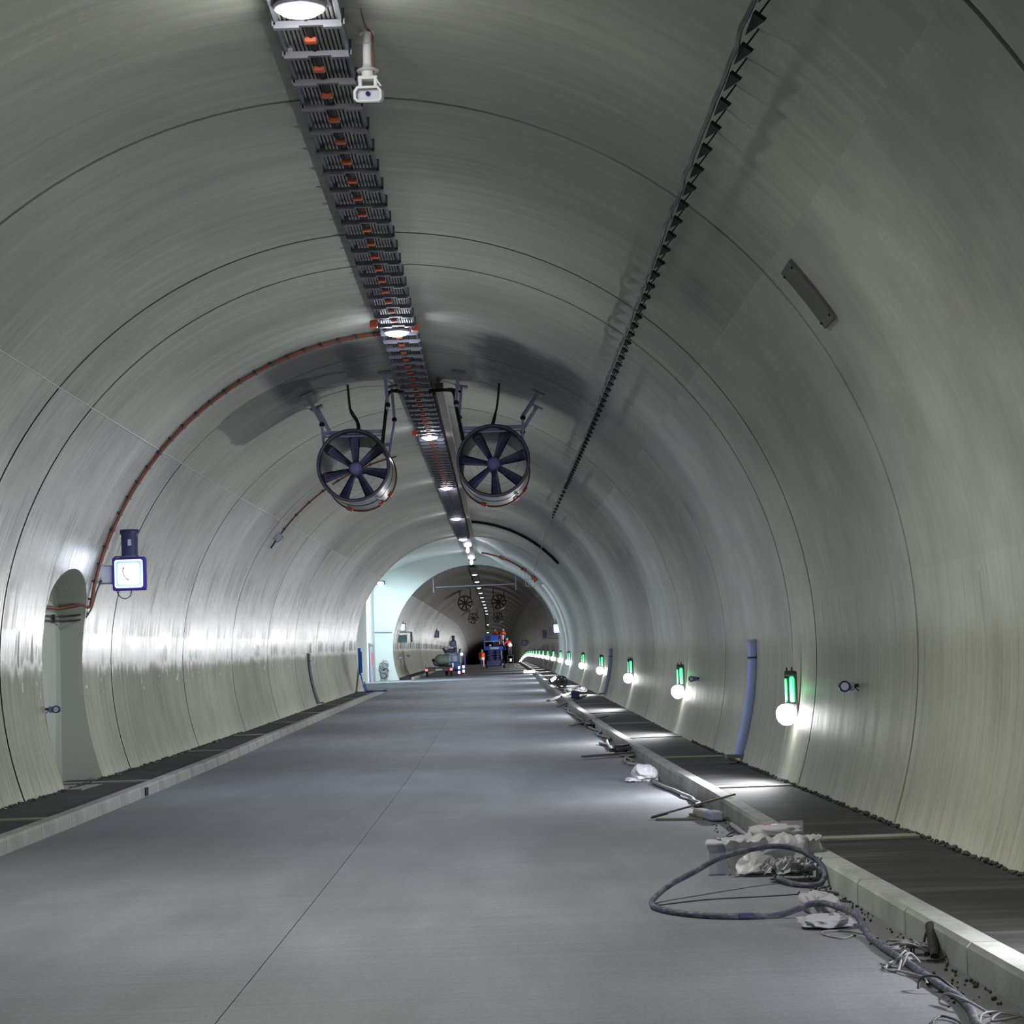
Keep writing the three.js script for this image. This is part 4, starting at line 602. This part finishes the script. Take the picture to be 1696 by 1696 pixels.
{
  const OR = [0.85, 0.12, 0.03];
  person('worker in orange vest and green helmet walking beside the platform lift', W(-1.53, 0.0, 222), 0, { knR: [0.14, 0.55, -0.16], anR: [0.15, 0.16, -0.02], toR: [0.16, 0.1, -0.16], anL: [-0.1, 0.09, 0.1], knL: [-0.1, 0.5, 0.04], toL: [-0.1, 0.05, -0.08], head: [0.02, 1.64, -0.06] }, { jacket: OR, trousers: [0.03, 0.03, 0.07], right: [0.75, 0.5, 0.55], vest: OR, band: [-0.25, 0.28], helmet: [0.12, 0.45, 0.08], k: 1.05 });
  const lean = (e) => ({ hip: [0, 0.95, 0.06], chest: [e * 0.1, 1.26, -0.04], neck: [e * 0.18, 1.43, -0.1], head: [e * 0.24, 1.55, -0.14], shL: [e * 0.12 - 0.18, 1.36, -0.08], shR: [e * 0.12 + 0.18, 1.36, -0.08], elL: [e * 0.2 - 0.28, 1.16, -0.2], elR: [e * 0.2 + 0.28, 1.16, -0.2], haL: [e * 0.22 - 0.2, 1.04, -0.42], haR: [e * 0.22 + 0.2, 1.04, -0.42] });
  person('worker with yellow-green helmet leaning over on the lift deck', W(0.12, 2.16, LS + 1.3), 0, lean(-1), { jacket: OR, trousers: [0.7, 0.4, 0.5], vest: OR, band: [-0.15, 0.2], helmet: [0.55, 0.62, 0.12] });
  person('worker with pale helmet bent forward on the lift deck', W(0.5, 2.16, LS + 0.9), 0.2, lean(0.7), { jacket: OR, trousers: [0.7, 0.5, 0.55], vest: [0.9, 0.2, 0.04], band: [-0.2, 0.22], helmet: [0.6, 0.6, 0.42] });
  person('worker standing on the step ladder reaching towards the lift', W(1.22, 1.23, LS - 0.6), 0.5, lean(-0.9), { jacket: [0.8, 0.06, 0.06], trousers: [0.04, 0.04, 0.07], vest: [0.8, 0.06, 0.06], band: [-0.35, 0.55], helmet: [0.5, 0.52, 0.14] });
}
// ---------------------------------------------------------------- things lying along the right-hand kerb
const L3 = (p) => W(p[0], p[1], p[2]);
const ground = (pts, y) => pts.map((p) => W(p[0], y, p[1]));
{
  const m = thing('thick_hose', 'thick dusty blue-grey hose snaking along the kerb and looping over the box', 'hose');
  const a = [[2.26, 11.0], [2.28, 11.3], [2.33, 11.63], [2.37, 12.11], [2.36, 12.53], [2.36, 13.06], [2.36, 13.64], [2.35, 14.24], [2.36, 14.97], [2.36, 15.5], [2.33, 15.95], [2.2, 16.35], [1.96, 16.42], [1.71, 16.4], [1.49, 16.5], [1.27, 16.78], [1.14, 17.15], [1.12, 17.45]].map(([x, s]) => W(x, 0.024 + (s > 15.3 && s < 16.4 && x > 2.1 ? 0.08 : 0), s));
  const b = [[1.16, 0.04, 17.75], [1.3, 0.11, 18.0], [1.52, 0.18, 18.3], [1.74, 0.25, 18.6], [2.02, 0.29, 18.9], [2.28, 0.3, 19.05], [2.46, 0.26, 19.05], [2.6, 0.17, 18.98], [2.62, 0.09, 18.75], [2.52, 0.026, 18.5], [2.4, 0.024, 18.55], [2.29, 0.04, 18.85], [2.25, 0.07, 19.15], [2.3, 0.12, 19.35]].map(L3);
  const pts = [...a, ...b], g = new THREE.TubeGeometry(new THREE.CatmullRomCurve3(pts, false, 'centripetal'), 320, 0.0225, 10), uv = g.attributes.uv; for (let i = 0; i < uv.count; i++) uv.setX(i, uv.getX(i) * 9);
  obj('hose', g, M.hose, m);
  for (const [x, s] of [[1.72, 16.4], [2.36, 13.1], [2.36, 14.4]]) obj('tape_band', rod(W(x - (s > 16 ? 0.05 : 0), 0.024, s - (s > 16 ? 0 : 0.05)), W(x + (s > 16 ? 0.05 : 0), 0.024, s + (s > 16 ? 0 : 0.05)), 0.025, 10), M.navy, m);
}
function crumple(w, h, d, amp, k, n = 22) {                            // closed crumpled sack
  const g = new THREE.SphereGeometry(0.5, n * 2, n), p = g.attributes.position;
  for (let i = 0; i < p.count; i++) { const x = p.getX(i), y = p.getY(i), z = p.getZ(i), q = 1 + (noise(x * 0.9 + 0.5, y * 0.9 + z * 0.9 + 1, 7, 7, k) - 0.5) * amp + (noise(x * 0.9 + z * 0.9 + 1, y * 0.9 + 0.5, 17, 17, k + 3) - 0.5) * amp * 0.6; const bx = Math.sign(x) * Math.abs(2 * x) ** 0.75 * 0.5, by = Math.sign(y) * Math.abs(2 * y) ** 0.85 * 0.5, bz = Math.sign(z) * Math.abs(2 * z) ** 0.75 * 0.5; p.setXYZ(i, bx * w * q, Math.max(by * h * q, -h * 0.5) + h * 0.5, bz * d * q); }
  g.computeVertexNormals(); return g;
}
function drape(w, d, f, n = 40, t = 0.006) { const g = new THREE.PlaneGeometry(w, d, n, n).rotateX(-PI / 2), p = g.attributes.position; for (let i = 0; i < p.count; i++) { const [x, y, z] = f(p.getX(i), p.getZ(i)); p.setXYZ(i, x, y, z); } g.computeVertexNormals(); return g; }
{
  const t = thing('packing_box', 'lilac grey packing box at the kerb, half hidden under a plastic sheet', 'box', W(2.16, 0, 20.05), -0.1);
  obj('body', rbox(0.74, 0.26, 0.4, 0.015, 0, 0.13, 0), std([0.34, 0.34, 0.43], 0.8), t); obj('lid', rbox(0.77, 0.03, 0.43, 0.012, 0, 0.268, 0), std([0.42, 0.41, 0.46], 0.8), t);
  const s = obj('plastic_sheet', drape(0.86, 1.0, (x, z) => { const e = noise(x + 2, z + 2, 9, 9, 911) - 0.5, f = noise(x * 1.7 + 2, z * 1.7 + 2, 19, 19, 913) - 0.5, zz = z + 0.06; let y = 0.3, zo = zz, xo = x + 0.12 + e * 0.05; if (zz > 0.2) { y = Math.max(0.012 + 0.02 * Math.abs(f), 0.3 - (zz - 0.2) * 0.92); zo = 0.24 + (zz - 0.2) * 0.3 + e * 0.16; xo += (zz - 0.2) * (0.1 + f * 0.25); } if (zz < -0.26) { zo = -0.26; y = Math.max(0.02, 0.3 + (zz + 0.26)); } if (Math.abs(x) < 0.3) y += Math.max(0, e) * 0.09; y += f * 0.035; return [xo, Math.max(0.012, y), zo]; }, 60), M.plastic); s.position.copy(W(2.2, 0, 19.98)); tag(s, 'crumpled translucent plastic sheet thrown over the lilac grey box', 'plastic sheet');
  const b = thing('cement_sack', 'pale paper sack with red print lying on the plastic sheet', 'sack', W(2.4, 0.27, 20.2), -0.1); obj('sack', crumple(0.5, 0.13, 0.3, 0.3, 921), std([0.36, 0.36, 0.38], 0.7), b); obj('red_print', [rbox(0.1, 0.004, 0.05, 0.002, 0.07, 0.124, 0.03, 0.25, 0.5), rbox(0.07, 0.004, 0.04, 0.002, -0.06, 0.127, 0.05, 0.25)], M.redPaint, b); obj('white_print', rbox(0.06, 0.004, 0.05, 0.002, 0.0, 0.128, 0.05, 0.25, 0.3), M.white, b);
  const d = thing('grey_board', 'small grey board standing upright behind the red-printed sack', 'board', W(2.56, 0, 20.3), -0.2); obj('panel', box(0.2, 0.42, 0.03, 0, 0.21, 0, -0.1), std([0.24, 0.24, 0.25], 0.8), d); obj('brown_edge', box(0.14, 0.16, 0.035, 0.0, 0.08, 0.01, -0.1), std([0.2, 0.15, 0.15], 0.8), d);
  const c = obj('crumpled_bag', (() => { const g = drape(0.5, 0.42, (x, z) => { const r = Math.hypot(x * 1.9, z * 2.2), e = noise(x * 2 + 2, z * 2 + 2, 11, 11, 931) - 0.5, f = noise(x * 3 + 2, z * 3 + 2, 21, 21, 935) - 0.5; return [x + e * 0.08, Math.max(0.012, 0.15 * (1 - r * r * 0.9) + e * 0.11 + f * 0.05), z + f * 0.08]; }, 44); return g; })(), M.plastic); c.position.copy(W(2.42, 0, 19.25)); tag(c, 'small crumpled white plastic bag inside the hose loop', 'plastic bag');
  const e = obj('crumpled_bag', crumple(0.3, 0.2, 0.3, 0.5, 941), M.bag); e.position.copy(W(2.5, 0, 20.75)); tag(e, 'dusty bag wedged between the packing box and the kerb', 'plastic bag');
  const s1 = thing('sand_sack', 'dusty lilac sack lying under the hose', 'sack', W(2.22, 0, 15.75), 0.1); obj('sack', crumple(0.42, 0.085, 0.34, 0.35, 951), M.bag, s1); obj('tied_neck', rod([0.12, 0.06, 0], [0.0, 0.075, 0.05], 0.02, 10, 0.035), M.bag, s1);
  const s2 = thing('rolled_sack', 'rolled pale sack lying just behind the sack under the hose', 'sack', W(2.27, 0, 16.6), 0.15); obj('roll', crumple(0.2, 0.15, 0.62, 0.35, 961), M.bag, s2); obj('fold', tube([[-0.06, 0.13, 0.2], [0.03, 0.15, 0.1], [-0.02, 0.15, -0.1], [0.05, 0.13, -0.25]], 0.012, 6), M.bag, s2);
}
const cord = (name, label, pts, r, m, y = null, seg = 6) => { const o = obj(name, new THREE.TubeGeometry(new THREE.CatmullRomCurve3(pts.map((p) => (p.length === 3 ? W(p[0], p[1], p[2]) : W(p[0], y ?? r, p[1])))), pts.length * 10, r, seg), m); tag(o, label, 'cable'); return o; };
{
  // bundle of grey cords with a black plug against the kerb
  const t = thing('cord_bundle', 'bundle of thin grey cords lying by the kerb next to a black plug', 'cable'); const gs = [];
  for (let i = 0; i < 18; i++) { const o = () => rr(-0.03, 0.03); gs.push(tube([[2.36 + o(), 0.012 + rr(0, 0.03), 14.35 + o()], [2.4 + o(), 0.02 + rr(0, 0.05), 14.3 + o() * 3], [2.5 + o() * 0.5, 0.03 + rr(0, 0.05), 14.2 + o() * 2], [2.56 + o(), 0.02 + rr(0, 0.05), 14.12 + o() * 3], [2.61 + o(), 0.015 + rr(0, 0.02), 14.1 + o() * 2]].map(L3), 0.0065, 6)); }
  for (let i = 0; i < 4; i++) gs.push(tube([[2.36 + i * 0.004, 0.012, 13.96 - i * 0.03], [2.45, 0.014, 13.9 - i * 0.035], [2.54, 0.014, 13.87 - i * 0.03], [2.6, 0.03 + i * 0.005, 13.92]].map(L3), 0.0065, 6));
  obj('cords', gs, M.greyCord, t); obj('binding', [place(new THREE.TorusGeometry(0.05, 0.006, 6, 18), ...W(2.5, 0.04, 14.2).toArray(), 0, PI / 2)], M.dark, t);
  obj('dark_loop', [tube([[2.56, 0.02, 14.2], [2.6, 0.12, 14.25], [2.62, 0.14, 14.2], [2.62, 0.04, 14.0]].map(L3), 0.008, 6)], M.dark, t);
  const p = thing('black_plug', 'fat black plug leaning against the kerb at the end of the grey cords', 'plug'); obj('grip', [rod(W(2.585, 0.05, 13.93), W(2.635, 0.15, 14.3), 0.032, 14), sph(0.033, ...W(2.635, 0.15, 14.3).toArray(), 12)], M.black, p); obj('cap', rod(W(2.555, 0.028, 13.78), W(2.585, 0.05, 13.93), 0.024, 12, 0.03), M.black, p); obj('lead', tube([[2.64, 0.15, 14.32], [2.652, 0.13, 14.2], [2.64, 0.05, 13.9], [2.6, 0.02, 13.75], [2.5, 0.014, 13.74]].map(L3), 0.007, 6), M.dark, p);
  const l = thing('cord_loops', 'loose pale cord loops tied round the thick hose', 'cable');
  obj('cords', [tube([[2.42, 0.02, 13.8], [2.3, 0.012, 13.76], [2.24, 0.012, 13.6], [2.21, 0.012, 13.42], [2.26, 0.012, 13.35], [2.31, 0.05, 13.5], [2.37, 0.08, 13.6], [2.43, 0.03, 13.75]].map(L3), 0.007, 6), tube([[2.22, 0.012, 13.7], [2.3, 0.012, 13.5], [2.36, 0.09, 13.52], [2.44, 0.02, 13.62]].map(L3), 0.0065, 6), tube([[2.2, 0.012, 13.5], [2.28, 0.02, 13.62], [2.36, 0.085, 13.66], [2.41, 0.02, 13.9]].map(L3), 0.0065, 6), tube([[2.24, 0.012, 13.4], [2.34, 0.02, 13.0], [2.31, 0.02, 12.7]].map(L3), 0.008, 6)], M.greyCord, l);
  cord('cable', 'thin grey cord looping out from under the dusty sack', [[2.3, 15.2], [2.2, 15.05], [2.13, 15.2], [2.11, 15.38], [2.16, 15.48], [2.28, 15.45], [2.37, 15.25], [2.42, 15.0]], 0.007, M.greyCord);
  cord('cable', 'small dark cord loop arching over the thick hose', [[2.24, 0.012, 12.6], [2.26, 0.06, 12.62], [2.33, 0.085, 12.5], [2.42, 0.012, 12.45]], 0.008, M.dark);
  cord('cable', 'pale hook of cord beside the bend of the thick hose', [[2.27, 0.012, 11.9], [2.25, 0.02, 12.05], [2.28, 0.05, 12.08], [2.35, 0.05, 11.8], [2.42, 0.012, 11.6]], 0.007, M.greyCord);
  cord('cable', 'dark cord arc at the bottom edge beside the end of the hose', [[2.06, 0.012, 11.25], [2.12, 0.012, 11.5], [2.17, 0.015, 11.58], [2.21, 0.012, 11.5], [2.22, 0.012, 11.25]], 0.0065, M.dark);
  cord('cable', 'tangle of grey cord at the bottom corner against the kerb', [[2.3, 0.012, 11.3], [2.36, 0.03, 11.5], [2.45, 0.02, 11.62], [2.57, 0.012, 11.58], [2.5, 0.02, 11.42], [2.38, 0.012, 11.38], [2.45, 0.03, 11.5], [2.58, 0.012, 11.45]], 0.007, M.greyCord);
  cord('cable', 'faint straight cord lying inside the big hose loop', [[1.14, 17.52], [1.6, 17.85], [2.1, 17.95], [2.38, 18.05]], 0.005, M.dark);
  cord('rod', 'thin dark rod lying beside the rolled sack', [[2.24, 0.02, 17.2], [2.4, 0.03, 17.75], [2.52, 0.05, 18.2]], 0.0065, M.dark); cord('rod', 'bent dark rods between the hose loop and the kerb', [[2.38, 17.6], [2.6, 17.95], [2.5, 18.15], [2.36, 17.98], [2.6, 17.3]], 0.008, M.dark);
  // grey adaptor box and planks at s 27
  const a = thing('adaptor_box', 'blue-grey plug box lying at the gutter beside the leaning stick', 'plug box', W(2.42, 0, 27.1), 0.12); obj('case', rbox(0.14, 0.1, 1.0, 0.03, 0, 0.05, 0), std([0.36, 0.37, 0.36], 0.6), a); obj('end_cap', rbox(0.15, 0.11, 0.42, 0.03, 0, 0.056, 0.42), M.blueGrey, a); obj('label', box(0.1, 0.004, 0.16, 0, 0.113, 0.4), M.pale, a);
  const st = thing('long_stick', 'long thin stick leaning from the road up over the kerb', 'stick'); obj('shaft', bar(W(1.8, 0.03, 27.3), W(2.86, 0.215, 28.06), 0.035, 0.02), M.wood, st); obj('split_end', bar(W(1.78, 0.02, 27.25), W(1.98, 0.055, 27.38), 0.03, 0.02), M.dark, st);
  const st2 = obj('flat_stick', bar(W(1.82, 0.014, 27.05), W(2.36, 0.014, 26.85), 0.03, 0.024), M.wood); tag(st2, 'flat stick lying on the road under the leaning long stick', 'stick');
  const st3 = obj('flat_stick', bar(W(2.3, 0.02, 27.6), W(2.6, 0.02, 26.7), 0.1, 0.035), M.wood); tag(st3, 'short board beside the plug box in the gutter', 'board');
  cord('cable', 'thin wire loop in the gutter just beyond the packing box', [[2.46, 0.012, 22.6], [2.42, 0.05, 23.6], [2.36, 0.012, 24.2], [2.44, 0.04, 24.3], [2.55, 0.02, 23.0]], 0.007, M.dark);
  const pp = obj('gutter_pipe', rod(W(2.52, 0.03, 22.4), W(2.56, 0.03, 25.6), 0.028, 10), M.bag); tag(pp, 'straight pale pipe lying in the gutter beyond the packing box', 'pipe');
  cord('cable', 'twisted pale cord running along the gutter to the leaning stick', [[2.32, 34.8], [2.38, 33.45], [2.46, 32.4], [2.49, 31.7], [2.55, 30.6], [2.52, 29.9], [2.56, 29.5], [2.46, 29.1]], 0.03, M.greyCord); cord('cable', 'second pale cord crossing the twisted one in the gutter', [[2.44, 33], [2.5, 31.9], [2.46, 31.2], [2.55, 30.2], [2.5, 29.4]], 0.016, M.bag);
  const wb = thing('white_bag', 'white crumpled bag on the road edge with a cord hooked round it', 'bag', W(2.24, 0, 35.6)); obj('bag', crumple(0.34, 0.26, 0.5, 0.45, 971), std([0.62, 0.62, 0.68], 0.6), wb); obj('torn_flap', crumple(0.24, 0.07, 0.3, 0.6, 973).translate(-0.18, 0, 0.1), std([0.62, 0.62, 0.68], 0.6), wb);
  cord('cable', 'pale cord hooked round the white bag', [[2.28, 40.8], [2.37, 40.5], [2.55, 39.1], [2.52, 37.8], [2.5, 36.9], [2.45, 35.9], [2.36, 34.8]], 0.03, M.bag); cord('cable', 'looped pale cord between the white bag and the dark plank', [[2.39, 42.9], [2.42, 41.8], [2.29, 41.1], [2.37, 43.1], [2.56, 43.9], [2.3, 44.0]], 0.025, M.greyCord);
  const pd = thing('road_plank', 'long pale plank lying across the road edge to the kerb', 'plank'); obj('board', bar(W(1.58, 0.05, 43.6), W(2.58, 0.06, 44.25), 0.1, 0.045), M.wood, pd);
  const dt = thing('tool_pile', 'dark pile of tools behind the long pale plank', 'tools'); for (let i = 0; i < 6; i++) obj('tool', bar(W(2.15 + rr(0, 0.2), 0.04 + i * 0.02, 44.6 + rr(0, 0.6)), W(2.5 + rr(0, 0.08), 0.05 + i * 0.02, 45.2 + rr(-0.3, 0.5)), 0.05, 0.05), i % 2 ? M.dark : M.steel, dt); obj('case', rbox(0.24, 0.16, 0.5, 0.03, ...W(2.42, 0.09, 45.6).toArray()), M.black, dt);
  cord('cable', 'zigzag cord lying at the road edge beyond the long plank', [[2.19, 49.9], [2.33, 48.3], [2.27, 46.6], [2.4, 50.9], [2.52, 52.1], [2.35, 54.4], [2.5, 56.3], [2.36, 58.1], [2.31, 61.5]], 0.03, M.greyCord);
  const sf = obj('thin_plank', bar(W(1.89, 0.04, 60.2), W(2.9, 0.24, 61.2), 0.12, 0.03), M.wood); tag(sf, 'pale thin plank leaning on the kerb at mid distance', 'plank'); const sg = thing('rag_heap', 'small dark heap of rags under the mid-distance plank', 'rags', W(2.4, 0, 61.9)); obj('rag', crumple(0.5, 0.12, 1.2, 0.8, 981), M.dark, sg); obj('rag', crumple(0.4, 0.1, 1.0, 0.8, 983).translate(0.05, 0, 2.2), M.steel, sg);
  cord('cable', 'thin cord curling along the kerb beyond the mid-distance plank', [[2.4, 64], [2.3, 66], [2.32, 69], [2.2, 72], [2.3, 75], [2.15, 77]], 0.03, M.greyCord);
  const db = thing('tool_box', 'dark box standing against the kerb far along the clutter', 'box', W(2.78, 0.178, 82)); obj('case', rbox(0.3, 0.26, 0.6, 0.03, 0, 0.15, 0), M.navy, db); obj('handle', tube([[-0.1, 0.3, 0], [-0.08, 0.37, 0], [0.08, 0.37, 0], [0.1, 0.3, 0]], 0.015, 6), M.dark, db);
  const pl = obj('thin_plank', bar(W(1.9, 0.05, 86), W(3.0, 0.26, 90), 0.16, 0.04), M.wood); tag(pl, 'plank leaning on the kerb in front of the cable drum', 'plank'); const pj = obj('thin_plank', bar(W(2.05, 0.05, 78), W(3.2, 0.24, 84), 0.16, 0.04), M.wood); tag(pj, 'plank reaching over the kerb onto the walkway beside the dark box', 'plank');
  const sh = thing('cloth_heap', 'grey heap of cloth and bags beside the cable drum', 'rags', W(2.95, 0.175, 91)); obj('heap', crumple(0.6, 0.22, 1.6, 0.6, 991), M.bag, sh); obj('heap', crumple(0.5, 0.22, 1.2, 0.7, 993).translate(0.3, 0, 1), M.greyCord, sh);
  const rl = thing('cable_drum', 'dark cable drum standing on edge at the kerb before the dark bore', 'cable drum', W(2.86, 0.175, 102), 0.25); rl.scale.setScalar(0.62); for (const z of [-0.16, 0.16]) obj('flange', [place(new THREE.TorusGeometry(0.4, 0.03, 8, 40), 0, 0.43, z), ...[0, 1, 2].map((i) => box(0.78, 0.05, 0.03, 0, 0.43, z, 0, 0, i * PI / 3))], M.dark, rl); obj('core', cyl(0.26, 0.26, 0.3, 0, 0.43, 0, PI / 2), std([0.16, 0.19, 0.19], 0.7), rl); obj('stand', [bar([-0.4, 0.02, -0.2], [0, 0.43, -0.2], 0.05, 0.05), bar([0.4, 0.02, -0.2], [0, 0.43, -0.2], 0.05, 0.05)], M.dark, rl);
  const fl = thing('flood_lamp', 'small bright work lamp lying on the road beside the cable drum', 'lamp', W(2.72, 0.28, 112), 0.5); obj('head', rbox(0.46, 0.24, 0.16, 0.04, 0, 0.12, 0, -0.2, 0, 0.5), M.dark, fl); obj('glass', rbox(0.36, 0.15, 0.03, 0.02, -0.01, 0.14, 0.09, -0.2, 0, 0.5), glow([0.9, 1, 0.95], 3), fl); obj('foot', box(0.4, 0.04, 0.3, 0, -0.08, 0), M.dark, fl);
  const f2 = thing('flood_lamp', 'small white work lamp on the road edge inside the dark bore', 'lamp', W(2.3, 0.0, 166)); obj('head', rbox(0.9, 0.22, 0.2, 0.05, 0, 0.16, 0), M.dark, f2); obj('glass', rbox(0.82, 0.18, 0.05, 0.03, 0, 0.17, 0.1), glow([1, 1, 1], 4), f2); obj('foot', box(0.5, 0.05, 0.3, 0, 0.025, 0), M.dark, f2);
  // crumbs of grit in the gutter
  const grit = []; for (let i = 0; i < 260; i++) { const s = 12 + rnd() ** 1.5 * 16, x = kR(s) - 0.03 - rnd() ** 2 * 0.32, r = rr(0.004, 0.013), w = W(x, r * 0.5, s); grit.push(new THREE.IcosahedronGeometry(r, 0).translate(w.x, w.y, w.z)); } tag(obj("grit", grit, M.dark), 'dark crumbs of grit scattered along the gutter', 'grit', null, 'stuff');
}
renderer.render(scene, camera);
